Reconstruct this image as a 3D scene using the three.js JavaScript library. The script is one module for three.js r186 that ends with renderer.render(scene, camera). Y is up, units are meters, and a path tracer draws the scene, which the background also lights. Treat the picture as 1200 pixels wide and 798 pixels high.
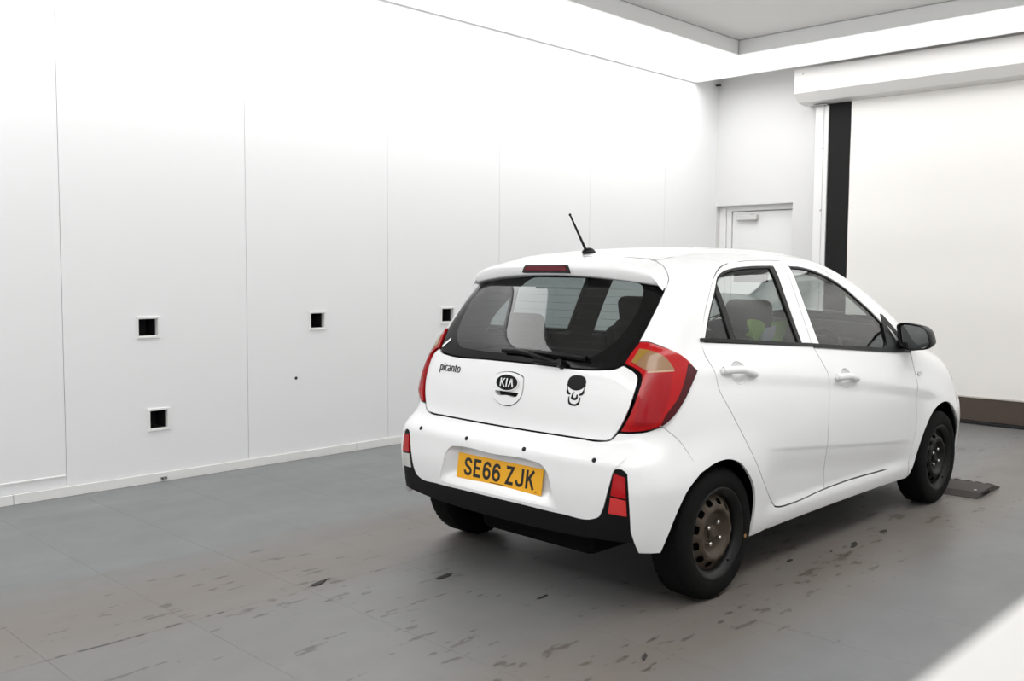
import * as THREE from 'three';
import { RoundedBoxGeometry } from 'three/addons/geometries/RoundedBoxGeometry.js';
import { mergeGeometries, toCreasedNormals, mergeVertices } from 'three/addons/utils/BufferGeometryUtils.js';
import { RectAreaLightUniformsLib } from 'three/addons/lights/RectAreaLightUniformsLib.js';
import { TextGeometry } from 'three/addons/geometries/TextGeometry.js';
import { FontLoader } from 'three/addons/loaders/FontLoader.js';

// ---------- camera, light, exposure ----------
// World: x along the bay towards the roller door, y up, z towards the camera's side of the bay; metres.
const scene = new THREE.Scene();
const renderer = new THREE.WebGLRenderer({ antialias: true });
renderer.toneMapping = THREE.LinearToneMapping;
renderer.toneMappingExposure = 1.0;
renderer.shadowMap.enabled = true;
RectAreaLightUniformsLib.init();
scene.background = new THREE.Color(0x000000);                                  // a closed room: no sky is seen

const camera = new THREE.PerspectiveCamera(2 * Math.atan(399 / 1114.7278) * 180 / Math.PI, 1200 / 798, 0.05, 60);
{
  const yaw = 0.770238, pitch = 0.0715366, roll = 0.0069557;
  const d = new THREE.Vector3(Math.cos(pitch) * Math.cos(yaw), -Math.sin(pitch), -Math.cos(pitch) * Math.sin(yaw));
  const r0 = new THREE.Vector3().crossVectors(d, new THREE.Vector3(0, 1, 0)).normalize(), u0 = new THREE.Vector3().crossVectors(r0, d);
  const r = r0.clone().multiplyScalar(Math.cos(roll)).addScaledVector(u0, Math.sin(roll));
  const u = u0.clone().multiplyScalar(Math.cos(roll)).addScaledVector(r0, -Math.sin(roll));
  camera.position.set(-3.39253, 1.3535, 2.84556);
  camera.quaternion.setFromRotationMatrix(new THREE.Matrix4().makeBasis(r, u, d.clone().negate()));
  camera.focus = 4.6;
  camera.userData.fStop = 3.6;
}
const LIGHT = 3.55, LIGHT_COLOR = new THREE.Color().setRGB(1.0, 0.995, 0.985);
const RING = { y: 3.39, x0: -4.7, x1: 5.38, z0: -2.945, z1: 2.69, ix0: -3.75, ix1: 4.6, iz0: -1.975, iz1: 1.72 };
for (const [x, z, w, l, k = 1.05] of [[(RING.x0 + RING.x1) / 2, (RING.z0 + RING.iz0) / 2, RING.x1 - RING.x0, RING.iz0 - RING.z0], [(RING.x0 + RING.x1) / 2, (RING.z1 + RING.iz1) / 2, RING.x1 - RING.x0, RING.z1 - RING.iz1],
  [(RING.x0 + RING.ix0) / 2, (RING.iz0 + RING.iz1) / 2, RING.ix0 - RING.x0, RING.iz1 - RING.iz0], [(RING.x1 + RING.ix1) / 2, (RING.iz0 + RING.iz1) / 2, RING.x1 - RING.ix1, RING.iz1 - RING.iz0, 0.62]]) {
  const a = new THREE.RectAreaLight(LIGHT_COLOR, LIGHT * k, w - 0.02, l - 0.02);
  a.position.set(x, RING.y - 0.012, z); a.rotation.x = -Math.PI / 2;
  scene.add(a);
}

// ---------- helpers ----------
let seed = 20240611;
const rnd = () => { seed = (seed + 0x6d2b79f5) | 0; let t = Math.imul(seed ^ (seed >>> 15), 1 | seed); t = (t + Math.imul(t ^ (t >>> 7), 61 | t)) ^ t; return ((t ^ (t >>> 14)) >>> 0) / 4294967296; };
const hash = (i, j) => { let h = (i * 374761393 + j * 668265263) | 0; h = Math.imul(h ^ (h >>> 13), 1274126177); return ((h ^ (h >>> 16)) >>> 0) / 4294967296; };
const noise = (x, y) => { const i = Math.floor(x), j = Math.floor(y), a = x - i, b = y - j, u = a * a * (3 - 2 * a), v = b * b * (3 - 2 * b); return (hash(i, j) * (1 - u) + hash(i + 1, j) * u) * (1 - v) + (hash(i, j + 1) * (1 - u) + hash(i + 1, j + 1) * u) * v; };
const fbm = (x, y, o = 4) => { let s = 0, a = 0.5, n = 0; for (let k = 0; k < o; k++) { s += a * noise(x, y); n += a; a *= 0.5; x = x * 2.03 + 17.1; y = y * 2.03 + 9.7; } return s / n; };
const used = new Map();
const numbered = (n) => { const k = used.get(n) || 0; used.set(n, k + 1); return k ? `${n}_${String(k).padStart(3, '0')}` : n; };
function part(name, geometry, m, parent) {
  const o = new THREE.Mesh(geometry, m); o.name = name; o.castShadow = o.receiveShadow = true; parent.add(o); return o;
}
function thing(name, label, category, p = [0, 0, 0], group) {
  const o = new THREE.Group(); o.name = numbered(name); o.position.set(...p); o.userData = { label, category }; if (group) o.userData.group = group; scene.add(o); return o;
}
function structure(name, label, category) { const o = new THREE.Group(); o.name = name; o.userData = { kind: 'structure', label, category }; scene.add(o); return o; }
const box = (x0, x1, y0, y1, z0, z1) => { const g = new THREE.BoxGeometry(x1 - x0, y1 - y0, z1 - z0); g.translate((x0 + x1) / 2, (y0 + y1) / 2, (z0 + z1) / 2); return g; };
const rbox = (x0, x1, y0, y1, z0, z1, r = 0.01, s = 2) => { const g = new RoundedBoxGeometry(x1 - x0, y1 - y0, z1 - z0, s, r); g.translate((x0 + x1) / 2, (y0 + y1) / 2, (z0 + z1) / 2); return g; };
const merge = (l) => mergeGeometries(l.map((g) => { const q = g.index ? g.toNonIndexed() : g; for (const k of Object.keys(q.attributes)) if (!['position', 'normal', 'uv'].includes(k)) q.deleteAttribute(k); if (!q.attributes.uv) q.setAttribute('uv', new THREE.BufferAttribute(new Float32Array(q.attributes.position.count * 2), 2)); return q; }));
const V = (x, y, z) => new THREE.Vector3(x, y, z);
const tube = (pts, r, n = 24, s = 8) => new THREE.TubeGeometry(new THREE.CatmullRomCurve3(pts.map((p) => V(...p))), n, r, s, false);
function cyl(a, b, r0, r1 = r0, s = 20, open = false) {
  const A = V(...a), B = V(...b), g = new THREE.CylinderGeometry(r1, r0, A.distanceTo(B), s, 1, open);
  g.applyQuaternion(new THREE.Quaternion().setFromUnitVectors(V(0, 1, 0), B.clone().sub(A).normalize())); g.translate(...A.add(B).multiplyScalar(0.5).toArray()); return g;
}
const std = (c, roughness = 0.6, extra = {}) => new THREE.MeshPhysicalMaterial({ color: new THREE.Color().setRGB(...c), roughness, ...extra });
function bytes(w, h, fn, srgb = true, wrap = true) {
  const a = new Uint8Array(w * h * 4);
  for (let j = 0; j < h; j++) for (let i = 0; i < w; i++) { const c = fn(i, j), k = (j * w + i) * 4; a[k] = c[0]; a[k + 1] = c[1]; a[k + 2] = c[2]; a[k + 3] = 255; }
  const t = new THREE.DataTexture(a, w, h); t.magFilter = THREE.LinearFilter; t.minFilter = THREE.LinearMipmapLinearFilter; t.generateMipmaps = true;
  if (wrap) t.wrapS = t.wrapT = THREE.RepeatWrapping; if (srgb) t.colorSpace = THREE.SRGBColorSpace; t.needsUpdate = true; return t;
}

// ---------- materials ----------
const plaster = bytes(256, 256, (i, j) => { const v = 236 + 8 * (fbm(i / 40, j / 40) - 0.5) + 3 * (hash(i, j) - 0.5); return [v, v, v]; });
const M = {
  wall: std([0.84, 0.845, 0.855], 0.55),
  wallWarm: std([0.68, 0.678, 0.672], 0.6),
  trim: std([0.8, 0.8, 0.79], 0.5),
  ceiling: std([0.88, 0.87, 0.85], 0.7),
  fascia: std([0.85, 0.85, 0.85], 0.6),
  joint: std([0.42, 0.42, 0.42], 0.8),
  dark: std([0.012, 0.012, 0.013], 0.75),
  glow: new THREE.MeshStandardMaterial({ color: 0xffffff, roughness: 0.6, emissive: new THREE.Color().setRGB(1, 1, 1), emissiveIntensity: 0.5 }),
  curtain: std([0.87, 0.855, 0.825], 0.45),
  shutterBox: std([0.74, 0.73, 0.71], 0.5),
  brush: std([0.016, 0.016, 0.016], 0.9, { specularIntensity: 0.4 }),
  bottomBar: std([0.07, 0.05, 0.037], 0.6),
  steel: std([0.55, 0.55, 0.54], 0.35, { metalness: 0.9 }),
  bolt: std([0.25, 0.25, 0.25], 0.4, { metalness: 0.8 }),
};
// ---------- the bay: floor, walls, ceiling ----------
const X0 = -5.2, X1 = 5.83, Z0 = -2.96, Z1 = 2.7, CEIL = 3.54;
const smooth01 = (t) => { t = Math.min(1, Math.max(0, t)); return t * t * (3 - 2 * t); };
{
  // painted floor sheets: grey, with brown tyre dirt along the two wheel tracks and scuffs in the paint
  const W = 2048, H = 1080, px = (X1 - X0) / W, pz = (Z1 - Z0) / H;
  const floorMap = bytes(W, H, (i, j) => {
    const x = X0 + i * px, z = Z0 + j * pz;
    const wob = 0.22 * (fbm(x * 0.8 + 3, z * 0.8, 3) - 0.5);
    const band = (c, w) => { const d = Math.abs(z + wob - c) / w; return Math.max(0, 1 - d * d); };
    const patchy = 0.35 + 0.9 * fbm(x * 0.9, z * 3.2 + 5, 4);
    let dirt = Math.min(1, (0.9 * band(-0.95, 0.5) + 0.9 * band(0.9, 0.46) + 0.35 * band(0, 1.5)) * patchy);
    dirt *= 0.8 + 0.4 * fbm(x * 1.6, z * 26, 4);
    const g = 1 + 0.06 * (fbm(x * 0.7 + 40, z * 0.9, 4) - 0.5) + 0.05 * (fbm(x * 14, z * 14, 3) - 0.5) + 0.02 * (hash(i, j) - 0.5);
    let r = 119 * g, gg = 120.5 * g, b = 121.5 * g;
    const k = Math.min(1, 0.8 * dirt);
    r += (119 - r) * k; gg += (111 - gg) * k; b += (104 - b) * k;
    const track = Math.min(1, band(-0.75, 0.8) + band(0.75, 0.8) + 0.8 * band(0, 0.9));
    const scuff = fbm(x * 9 + 11, z * 34 + 4, 5) * (0.72 + 0.28 * track) * (0.8 + 0.35 * fbm(x * 0.9 + 2, z * 1.3, 3));   // small flakes of paint gone, drawn out along the bay
    if (scuff > 0.705) { const q = Math.min(1, (scuff - 0.705) * 22) * (0.3 + 0.7 * fbm(x * 45, z * 70, 2)); r *= 1 - 0.38 * q; gg *= 1 - 0.42 * q; b *= 1 - 0.44 * q; }
    const crack = Math.abs(z + 0.545 + 0.012 * (fbm(x * 7, 3, 3) - 0.5)) / 0.009, cq = crack < 1 ? (1 - crack) * smooth01((fbm(x * 16, 8, 3) - 0.36) * 8) * smooth01((-1.45 - x) * 12) * smooth01((x + 2.25) * 8) : 0;
    r *= 1 - 0.8 * cq; gg *= 1 - 0.8 * cq; b *= 1 - 0.8 * cq;
    return [r, gg, b].map((v) => Math.max(0, Math.min(255, v)));
  }, true, false);
  const floorRough = bytes(512, 270, (i, j) => { const v = 150 + 90 * (fbm(i / 30, j / 14, 4) - 0.5); return [v, v, v]; }, false, false);
  M.floor = std([0.88, 0.88, 0.88], 0.75, { map: floorMap, roughnessMap: floorRough });
  const floor = structure('floor', 'grey painted sheet floor with brown tyre dirt in two tracks', 'floor');
  part('floor_base', box(X0 - 0.3, X1 + 0.6, -0.1, -0.004, Z0 - 0.3, Z1 + 1.3), std([0.13, 0.13, 0.13], 0.9), floor);
  const pw = 0.527, xs = []; for (let x = 0.955 - pw * 12; x < X1 + 0.3; x += pw) xs.push(x);
  const zs = [Z0 - 0.02, -0.54, 1.88, Z1 + 0.1];
  for (let a = 0; a < xs.length - 1; a++) for (let b = 0; b < 3; b++) {
    const g = 0.0005, x0 = xs[a] + g, x1 = xs[a + 1] - g, z0 = zs[b] + g, z1 = zs[b + 1] - g;
    const q = box(x0, x1, -0.02, 0, z0, z1), p = q.attributes.position, uv = q.attributes.uv;
    for (let i = 0; i < p.count; i++) uv.setXY(i, (p.getX(i) - X0) / (X1 - X0), (p.getZ(i) - Z0) / (Z1 - Z0));
    part('floor_panel', q, M.floor, floor);
  }
}
const PORTS = [[-0.699, 0.992, 0.066, 0.058, 'upper square camera opening in the left wall, on the nearest panel, above another'], [0.566, 0.995, 0.062, 0.057, 'square camera opening in the left wall, alone on the middle panel'],
  [1.83, 1.0, 0.066, 0.057, 'square camera opening in the left wall, half hidden by the rear corner of the car'], [-0.64, 0.403, 0.062, 0.062, 'lower square camera opening in the left wall, below another on the nearest panel']];
{
  const wall = structure('wall_left', 'long white panelled wall with square camera openings', 'wall');
  const TH = 0.03, pw = 1.2145, x00 = -1.2175;
  const edges = [X0 - 0.1]; for (let x = x00 - pw * 3; x < X1; x += pw) edges.push(x); edges.push(X1 + 0.15);
  for (let k = 0; k < edges.length - 1; k++) {
    const a = edges[k] + 0.0016, b = edges[k + 1] - 0.0016;
    const s = new THREE.Shape(); s.moveTo(a, 0.062); s.lineTo(b, 0.062); s.lineTo(b, CEIL + 0.1); s.lineTo(a, CEIL + 0.1); s.closePath();
    for (const [x, y, w, h] of PORTS) if (x > a && x < b) { const q = new THREE.Path(); q.moveTo(x - w, y - h); q.lineTo(x - w, y + h); q.lineTo(x + w, y + h); q.lineTo(x + w, y - h); q.closePath(); s.holes.push(q); }
    const g = new THREE.ExtrudeGeometry(s, { depth: TH, bevelEnabled: false }); g.translate(0, 0, Z0 - TH);
    part('wall_panel', g, M.wall, wall);
  }
  const back = new THREE.Shape(); back.moveTo(X0 - 0.2, -0.05); back.lineTo(X1 + 0.3, -0.05); back.lineTo(X1 + 0.3, CEIL + 0.15); back.lineTo(X0 - 0.2, CEIL + 0.15); back.closePath();
  for (const [x, y, w, h] of PORTS) { const q = new THREE.Path(), e = 0.01; q.moveTo(x - w - e, y - h - e); q.lineTo(x - w - e, y + h + e); q.lineTo(x + w + e, y + h + e); q.lineTo(x + w + e, y - h - e); q.closePath(); back.holes.push(q); }
  const bg = new THREE.ExtrudeGeometry(back, { depth: 0.05, bevelEnabled: false }); bg.translate(0, 0, Z0 - TH - 0.0505);
  part('wall_backing', bg, M.joint, wall);
  const bb = structure('baseboard_left', 'low white skirting along the foot of the left wall', 'skirting');
  for (const [a, b] of [[X0, -1.52], [-1.517, 0.9], [0.903, 3.3], [3.303, X1]]) part('skirting_board', rbox(a, b, 0, 0.06, Z0 - 0.03, Z0 + 0.012, 0.003), M.trim, bb);
  part('skirting_ledge', rbox(X0, -1.225, 0.118, 0.13, Z0 - 0.01, Z0 + 0.006, 0.002), M.trim, bb);
}
for (const [x, y, w, h, label] of PORTS) {
  const t = thing('camera_port', label, 'wall opening', [x, y, Z0]);
  const f = new THREE.Shape(); f.moveTo(-w - 0.009, -h - 0.009); f.lineTo(w + 0.009, -h - 0.009); f.lineTo(w + 0.009, h + 0.009); f.lineTo(-w - 0.009, h + 0.009); f.closePath();
  const q = new THREE.Path(); q.moveTo(-w + 0.002, -h + 0.002); q.lineTo(-w + 0.002, h - 0.002); q.lineTo(w - 0.002, h - 0.002); q.lineTo(w - 0.002, -h + 0.002); q.closePath(); f.holes.push(q);
  part('frame', new THREE.ExtrudeGeometry(f, { depth: 0.005, bevelEnabled: true, bevelSize: 0.0015, bevelThickness: 0.0015, bevelSegments: 1 }).translate(0, 0, 0.0016), M.trim, t);
  const W = w - 0.001, H = h - 0.001, tw = 0.004, D = -0.16;
  part('sleeve', merge([box(-W, -W + tw, -H, H, -0.03, 0.004), box(W - tw, W, -H, H, -0.03, 0.004), box(-W, W, -H, -H + tw, -0.03, 0.004), box(-W, W, H - tw, H, -0.03, 0.004)]), M.trim, t);
  part('housing', merge([box(-W, -W + tw, -H, H, D, -0.031), box(W - tw, W, -H, H, D, -0.031), box(-W, W, -H, -H + tw, D, -0.031), box(-W, W, H - tw, H, D, -0.031), box(-W, W, -H, H, D - 0.004, D)]), M.dark, t);
}
part('wall_plug', new THREE.SphereGeometry(0.0115, 12, 8).scale(1, 1, 0.5), M.dark, scene);
{ const o = scene.children[scene.children.length - 1]; o.position.set(0.381, 0.59, Z0 + 0.001); o.userData = { label: 'small round black plug in the left wall below the middle camera opening', category: 'plug' }; }
{
  const t = thing('floor_bracket', 'tiny metal bracket at the foot of the left wall below the nearest openings', 'bracket', [-0.62, 0, Z0 + 0.012]);
  part('plate', rbox(-0.022, 0.022, 0.01, 0.034, 0, 0.006, 0.002), M.steel, t);
  part('screw', merge([cyl([-0.012, 0.022, 0.004], [-0.012, 0.022, 0.011], 0.005), cyl([0.012, 0.022, 0.004], [0.012, 0.022, 0.011], 0.005)]), M.dark, t);
}
{
  // end wall with a recessed door at the left and the tall doorway behind the roller curtain
  const w = structure('wall_end', 'white end wall with a recessed door and the roller door', 'wall');
  const s = new THREE.Shape(); s.moveTo(Z0 - 0.1, -0.1); s.lineTo(Z0 - 0.1, CEIL + 0.1); s.lineTo(Z1 + 0.1, CEIL + 0.1); s.lineTo(Z1 + 0.1, -0.1); s.closePath();
  const d = new THREE.Path(); d.moveTo(-2.95, -0.06); d.lineTo(-2.95, 2.1); d.lineTo(-2.03, 2.1); d.lineTo(-2.03, -0.06); d.closePath(); s.holes.push(d);
  const g = new THREE.ExtrudeGeometry(s, { depth: 0.14, bevelEnabled: false }); g.rotateY(-Math.PI / 2); g.translate(X1 + 0.14, 0, 0);
  part('wall_board', g, M.wallWarm, w);
  part('doorway_back', box(X1 + 0.19, X1 + 0.24, -0.05, 2.3, Z0 - 0.1, -1.9), M.wallWarm, w);
  const dr = structure('door_1', 'white door with a grey closer, set back in the end wall', 'door');
  part('door_leaf', rbox(X1 + 0.1, X1 + 0.14, 0.005, 2.035, -2.8, -2.04, 0.003), M.trim, dr);
  part('door_frame', merge([rbox(X1 + 0.07, X1 + 0.16, 0, 2.1, -2.95, -2.87, 0.003), rbox(X1 + 0.085, X1 + 0.16, 0, 2.1, -2.866, -2.806, 0.003), rbox(X1 + 0.08, X1 + 0.16, 2.043, 2.1, -2.95, -2.03, 0.003)]), M.trim, dr);
  part('door_closer', rbox(X1 + 0.05, X1 + 0.1, 1.94, 1.995, -2.73, -2.48, 0.006), std([0.62, 0.62, 0.6], 0.4), dr);
  part('closer_arm', merge([rbox(X1 + 0.058, X1 + 0.07, 1.995, 2.003, -2.56, -2.51, 0.002), rbox(X1 + 0.05, X1 + 0.1, 1.93, 1.938, -2.56, -2.5, 0.002)]), M.steel, dr);
  // roller door
  const rd = thing('roller_door', 'large off-white roller curtain door with a black side strip and a box above', 'roller door', [5.62, 0, 0]);
  const prof = new THREE.Shape(); prof.moveTo(-0.12, 3.155); prof.lineTo(-0.12, 3.384); prof.lineTo(0.205, 3.39); prof.lineTo(0.205, 3.075); prof.lineTo(0.12, 3.06); prof.lineTo(-0.03, 3.075); prof.closePath();
  const bg = new THREE.ExtrudeGeometry(prof, { depth: 4.55, bevelEnabled: true, bevelSize: 0.004, bevelThickness: 0.004, bevelSegments: 2 }); bg.translate(0, 0, -1.87); part('roller_box', toCreasedNormals(bg, 0.5), M.shutterBox, rd);
  part('box_screw', cyl([-0.126, 3.335, -1.78], [-0.121, 3.335, -1.78], 0.007), M.bolt, rd);
  const guide = part('guide_rail', merge([rbox(0.1, 0.2, 0, 3.07, -1.745, -1.66, 0.003), rbox(0.11, 0.205, 0, 3.065, -1.66, -1.615, 0.003)]), M.trim, rd);
  for (const y of [2.62, 2.0, 1.45, 0.8]) part('bolt', cyl([0.098, y, -1.665], [0.104, y, -1.665], 0.008), M.bolt, guide);
  part('guide_cap', rbox(0.06, 0.2, 3.04, 3.052, -1.76, -1.61, 0.002), M.bolt, rd);
  part('side_strip', rbox(0.12, 0.15, 0.05, 3.06, -1.61, -1.38, 0.004), M.brush, rd);
  const cg = new THREE.PlaneGeometry(4.1, 2.84, 60, 90); const cpz = cg.attributes.position;
  for (let i = 0; i < cpz.count; i++) { const y = cpz.getY(i), z = cpz.getX(i); cpz.setZ(i, 0.0022 * Math.sin(y * 9 + 1.5 * fbm(z * 0.6, y * 2)) + 0.006 * (fbm(z * 1.1 + 5, y * 1.7) - 0.5)); }
  cg.computeVertexNormals();
  const cb = cg.clone(); cb.translate(0, 0, -0.01); cg.rotateY(-Math.PI / 2); cg.translate(0.118, 1.66, 0.67); 
  part('curtain', cg, M.curtain, rd);
  part('curtain_core', box(0.128, 0.15, 0.24, 3.08, -1.4, 2.69), M.curtain, rd);
  part('bottom_hem', rbox(0.108, 0.15, 0.24, 0.256, -1.38, 2.69, 0.003), std([0.55, 0.52, 0.48], 0.6), rd);
  part('bottom_bar', rbox(0.112, 0.16, 0.03, 0.238, -1.38, 2.69, 0.006), M.bottomBar, rd);
  part('bottom_seal', rbox(0.115, 0.16, 0, 0.029, -1.38, 2.69, 0.006), M.dark, rd);
}
{
  const w = structure('wall_right', 'white wall on the camera side, with the opening the picture is taken through', 'wall');
  const s = new THREE.Shape(); s.moveTo(X0 - 0.1, -0.05); s.lineTo(X1 + 0.1, -0.05); s.lineTo(X1 + 0.1, CEIL + 0.1); s.lineTo(X0 - 0.1, CEIL + 0.1); s.closePath();
  const q = new THREE.Path(); q.moveTo(-4.1, 1.165); q.lineTo(-4.1, 2.1); q.lineTo(-2.4, 2.1); q.lineTo(-2.4, 1.165); q.closePath(); s.holes.push(q);
  const g = new THREE.ExtrudeGeometry(s, { depth: 0.6, bevelEnabled: false }); g.translate(0, 0, Z1); part('wall_board', g, M.trim, w);
  part('opening_back', box(-4.3, -2.2, 1.0, 2.3, Z1 + 0.601, Z1 + 0.65), M.trim, w);
  part('sill_board', rbox(-4.099, -2.401, 1.1655, 1.1895, Z1 + 0.001, Z1 + 0.6, 0.006, 3), std([0.6, 0.59, 0.575], 0.6), w);
  const r = structure('wall_rear', 'white wall behind the camera', 'wall');
  part('wall_board', box(X0 - 0.12, X0, -0.05, CEIL + 0.1, Z0 - 0.1, Z1 + 0.1), M.wall, r);
}
{
  const c = structure('ceiling', 'grey raised ceiling inside a ring of lit panels', 'ceiling');
  part('ceiling_board', box(X0 - 0.1, X1 + 0.2, CEIL, CEIL + 0.1, Z0 - 0.1, Z1 + 0.7), M.ceiling, c);
  const R = RING, y0 = R.y + 0.012, y1 = CEIL;
  for (const [a, b, d, e] of [[R.ix0, R.ix1, R.iz0 - 0.012, R.iz0], [R.ix0, R.ix1, R.iz1, R.iz1 + 0.012], [R.ix0 - 0.012, R.ix0, R.iz0, R.iz1], [R.ix1, R.ix1 + 0.012, R.iz0, R.iz1]]) part('fascia_board', box(a, b, y0, y1 - 0.001, d, e), M.fascia, c);
  part('corner_bead', merge([[R.ix1 - 0.005, R.iz0 + 0.005], [R.ix0 + 0.005, R.iz0 + 0.005]].map(([x, z]) => cyl([x, y0, z], [x, y1, z], 0.003))), M.joint, c);
  part('ceiling_bead', merge([rbox(R.ix0, R.ix1, y1 - 0.008, y1, R.iz0, R.iz0 + 0.006, 0.002), rbox(R.ix1 - 0.006, R.ix1, y1 - 0.008, y1, R.iz0, R.iz1, 0.002)]), M.joint, c);
  const t = thing('ceiling_light', 'bright white light panels running round the edge of the ceiling', 'light', [0, R.y, 0]);
  for (const [a, b, d, e] of [[R.x0, R.x1, R.z0, R.iz0], [R.x0, R.x1, R.iz1, R.z1], [R.x0, R.ix0, R.iz0, R.iz1], [R.ix1, R.x1, R.iz0, R.iz1]]) part('light_panel', box(a, b, 0, 0.01, d, e), M.glow, t);
  part('edge_trim', merge([box(R.x0, R.x1, -0.004, 0.012, R.z0 - 0.014, R.z0 - 0.001), box(R.x1, R.x1 + 0.012, -0.002, 0.06, R.z0, R.z1)]), M.fascia, t);
  part('corner_clip', rbox(R.x1 + 0.37, R.x1 + 0.41, 0.012, 0.03, R.z0, R.z0 + 0.05, 0.004), M.dark, t);
}
// ---------- the car's body as one smooth implicit surface (car frame: x forward from the rear axle, y up, z to the right) ----------
function spline(pts) {                                                        // natural cubic spline through [x, y] knots, straight beyond them
  const n = pts.length, x = pts.map((p) => p[0]), y = pts.map((p) => p[1]), m = new Array(n).fill(0), u = new Array(n).fill(0);
  for (let i = 1; i < n - 1; i++) {
    const s = (x[i] - x[i - 1]) / (x[i + 1] - x[i - 1]), p = s * m[i - 1] + 2;
    m[i] = (s - 1) / p;
    u[i] = (6 * ((y[i + 1] - y[i]) / (x[i + 1] - x[i]) - (y[i] - y[i - 1]) / (x[i] - x[i - 1])) / (x[i + 1] - x[i - 1]) - s * u[i - 1]) / p;
  }
  for (let i = n - 2; i >= 0; i--) m[i] = m[i] * m[i + 1] + u[i];
  const sl0 = (y[1] - y[0]) / (x[1] - x[0]) - (x[1] - x[0]) * m[1] / 6, sl1 = (y[n - 1] - y[n - 2]) / (x[n - 1] - x[n - 2]) + (x[n - 1] - x[n - 2]) * m[n - 2] / 6;
  return (t) => {
    if (t <= x[0]) return y[0] + sl0 * (t - x[0]);
    if (t >= x[n - 1]) return y[n - 1] + sl1 * (t - x[n - 1]);
    let i = 0; while (t > x[i + 1]) i++;
    const h = x[i + 1] - x[i], a = (x[i + 1] - t) / h, b = 1 - a;
    return a * y[i] + b * y[i + 1] + ((a * a * a - a) * m[i] + (b * b * b - b) * m[i + 1]) * h * h / 6;
  };
}
const smooth = (a, b, t) => { t = Math.min(1, Math.max(0, (t - a) / (b - a))); return t * t * (3 - 2 * t); };
const smax = (a, b, k) => { const h = Math.max(k - Math.abs(a - b), 0) / k; return Math.max(a, b) + h * h * k / 4; };
const sideLow = spline([[0.12, 0.69], [0.2, 0.748], [0.3, 0.772], [0.42, 0.785], [0.56, 0.796], [0.7, 0.797], [0.84, 0.783], [0.96, 0.752], [1.04, 0.718], [1.12, 0.682], [1.22, 0.638], [1.32, 0.592], [1.42, 0.545], [1.5, 0.505]]);
const rear0 = spline([[0.12, -0.43], [0.2, -0.5], [0.28, -0.54], [0.4, -0.56], [0.5, -0.564], [0.58, -0.559], [0.622, -0.551], [0.64, -0.538], [0.665, -0.513], [0.7, -0.494], [0.77, -0.482], [0.86, -0.468], [0.94, -0.447], [1.0, -0.424], [1.1, -0.361], [1.2, -0.29], [1.3, -0.215], [1.36, -0.165], [1.5, -0.05]]);
const rearK = spline([[0.1, 0.14], [0.6, 0.13], [0.8, 0.14], [0.95, 0.16], [1.1, 0.2], [1.3, 0.26], [1.5, 0.3]]);
const front0 = spline([[0.1, 2.95], [0.2, 3.03], [0.35, 3.045], [0.5, 3.05], [0.62, 3.025], [0.75, 2.96], [0.9, 2.85], [1.2, 2.5]]);
const top0 = spline([[-0.6, 1.3], [-0.35, 1.372], [-0.15, 1.412], [0.1, 1.45], [0.45, 1.48], [0.85, 1.486], [1.25, 1.462], [1.5, 1.422], [1.8, 1.325], [2.1, 1.172], [2.3, 1.052], [2.42, 0.995], [2.56, 0.952], [2.75, 0.885], [2.95, 0.78], [3.1, 0.65], [3.25, 0.48]]);
function sideZ(x, y) {
  let z = sideLow(y);
  const r = Math.max(0, 0.75 - x), f = Math.max(0, x - 1.7);
  z -= (0.012 + 0.034 * smooth(0.5, 0.72, y) + 0.002 * smooth(0.75, 1.0, y) - 0.052 * smooth(0.98, 1.3, y)) * r * r;                         // plan taper to the tail, stronger high up
  z -= (0.035 + 0.02 * smooth(0.45, 0.7, y)) * f * f + 0.05 * f * f * smooth(0.85, 1.1, y);                      // and to the nose
  for (const wx of [0, 2.385]) {                                               // wheel-arch swell
    const d = Math.hypot(x - wx, y - 0.275);
    z += 0.014 * Math.exp(-(((d - 0.3) / 0.12) ** 2)) * (1 - smooth(0.7, 0.85, y));
  }
  const w = smooth(0.28, 0.55, x) * (1 - smooth(1.75, 2.05, x));                  // scoop along the foot of the doors
  const c = 0.5 - 0.1 * (x - 1.2);
  z -= w * (0.0035 * smooth(c + 0.012, c - 0.012, y) + 0.012 * smooth(c + 0.01, c - 0.13, y)) * smooth(0.27, 0.345, y);
  const cr = 0.914 - 0.085 * (x - 0.313) - 0.02 * (x - 0.313) ** 2;               // shoulder crease that runs through the handles
  z += 0.008 * smooth(cr + 0.12, cr, y) * smooth(cr - 0.055, cr + 0.01, y) * smooth(-0.3, 0.1, x) * (1 - smooth(2.1, 2.5, x));
  return z;
}
function F(x, y, z) {
  z = Math.abs(z);
  const side = (z - sideZ(x, y)) * 0.93;
  const rear = (rear0(y) + rearK(y) * z * z - x) * (y > 0.95 ? 1 - 0.2 * smooth(0.95, 1.1, y) : 1);
  const front = x - (front0(y) - (0.2 + 0.12 * smooth(0.55, 0.75, y)) * z * z);
  const xe = x + 0.26 * z * z * smooth(1.2, 1.7, x);
  const t0 = top0(xe), sl = (top0(xe + 0.01) - t0) / 0.01;
  const top = (y - (t0 - 0.085 * z * z)) / Math.hypot(1, sl);
  const k1 = 0.13 + 0.04 * smooth(0.62, 0.74, y) - 0.05 * smooth(0.95, 1.1, y);
  const st = smax(side, top, 0.13);
  return smax(smax(st, rear, k1), front, 0.24);
}
function gradF(x, y, z) {
  const e = 0.0015, g = [F(x + e, y, z) - F(x - e, y, z), F(x, y + e, z) - F(x, y - e, z), F(x, y, z + e) - F(x, y, z - e)], l = Math.hypot(...g) || 1;
  return g.map((v) => v / l);
}
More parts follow.
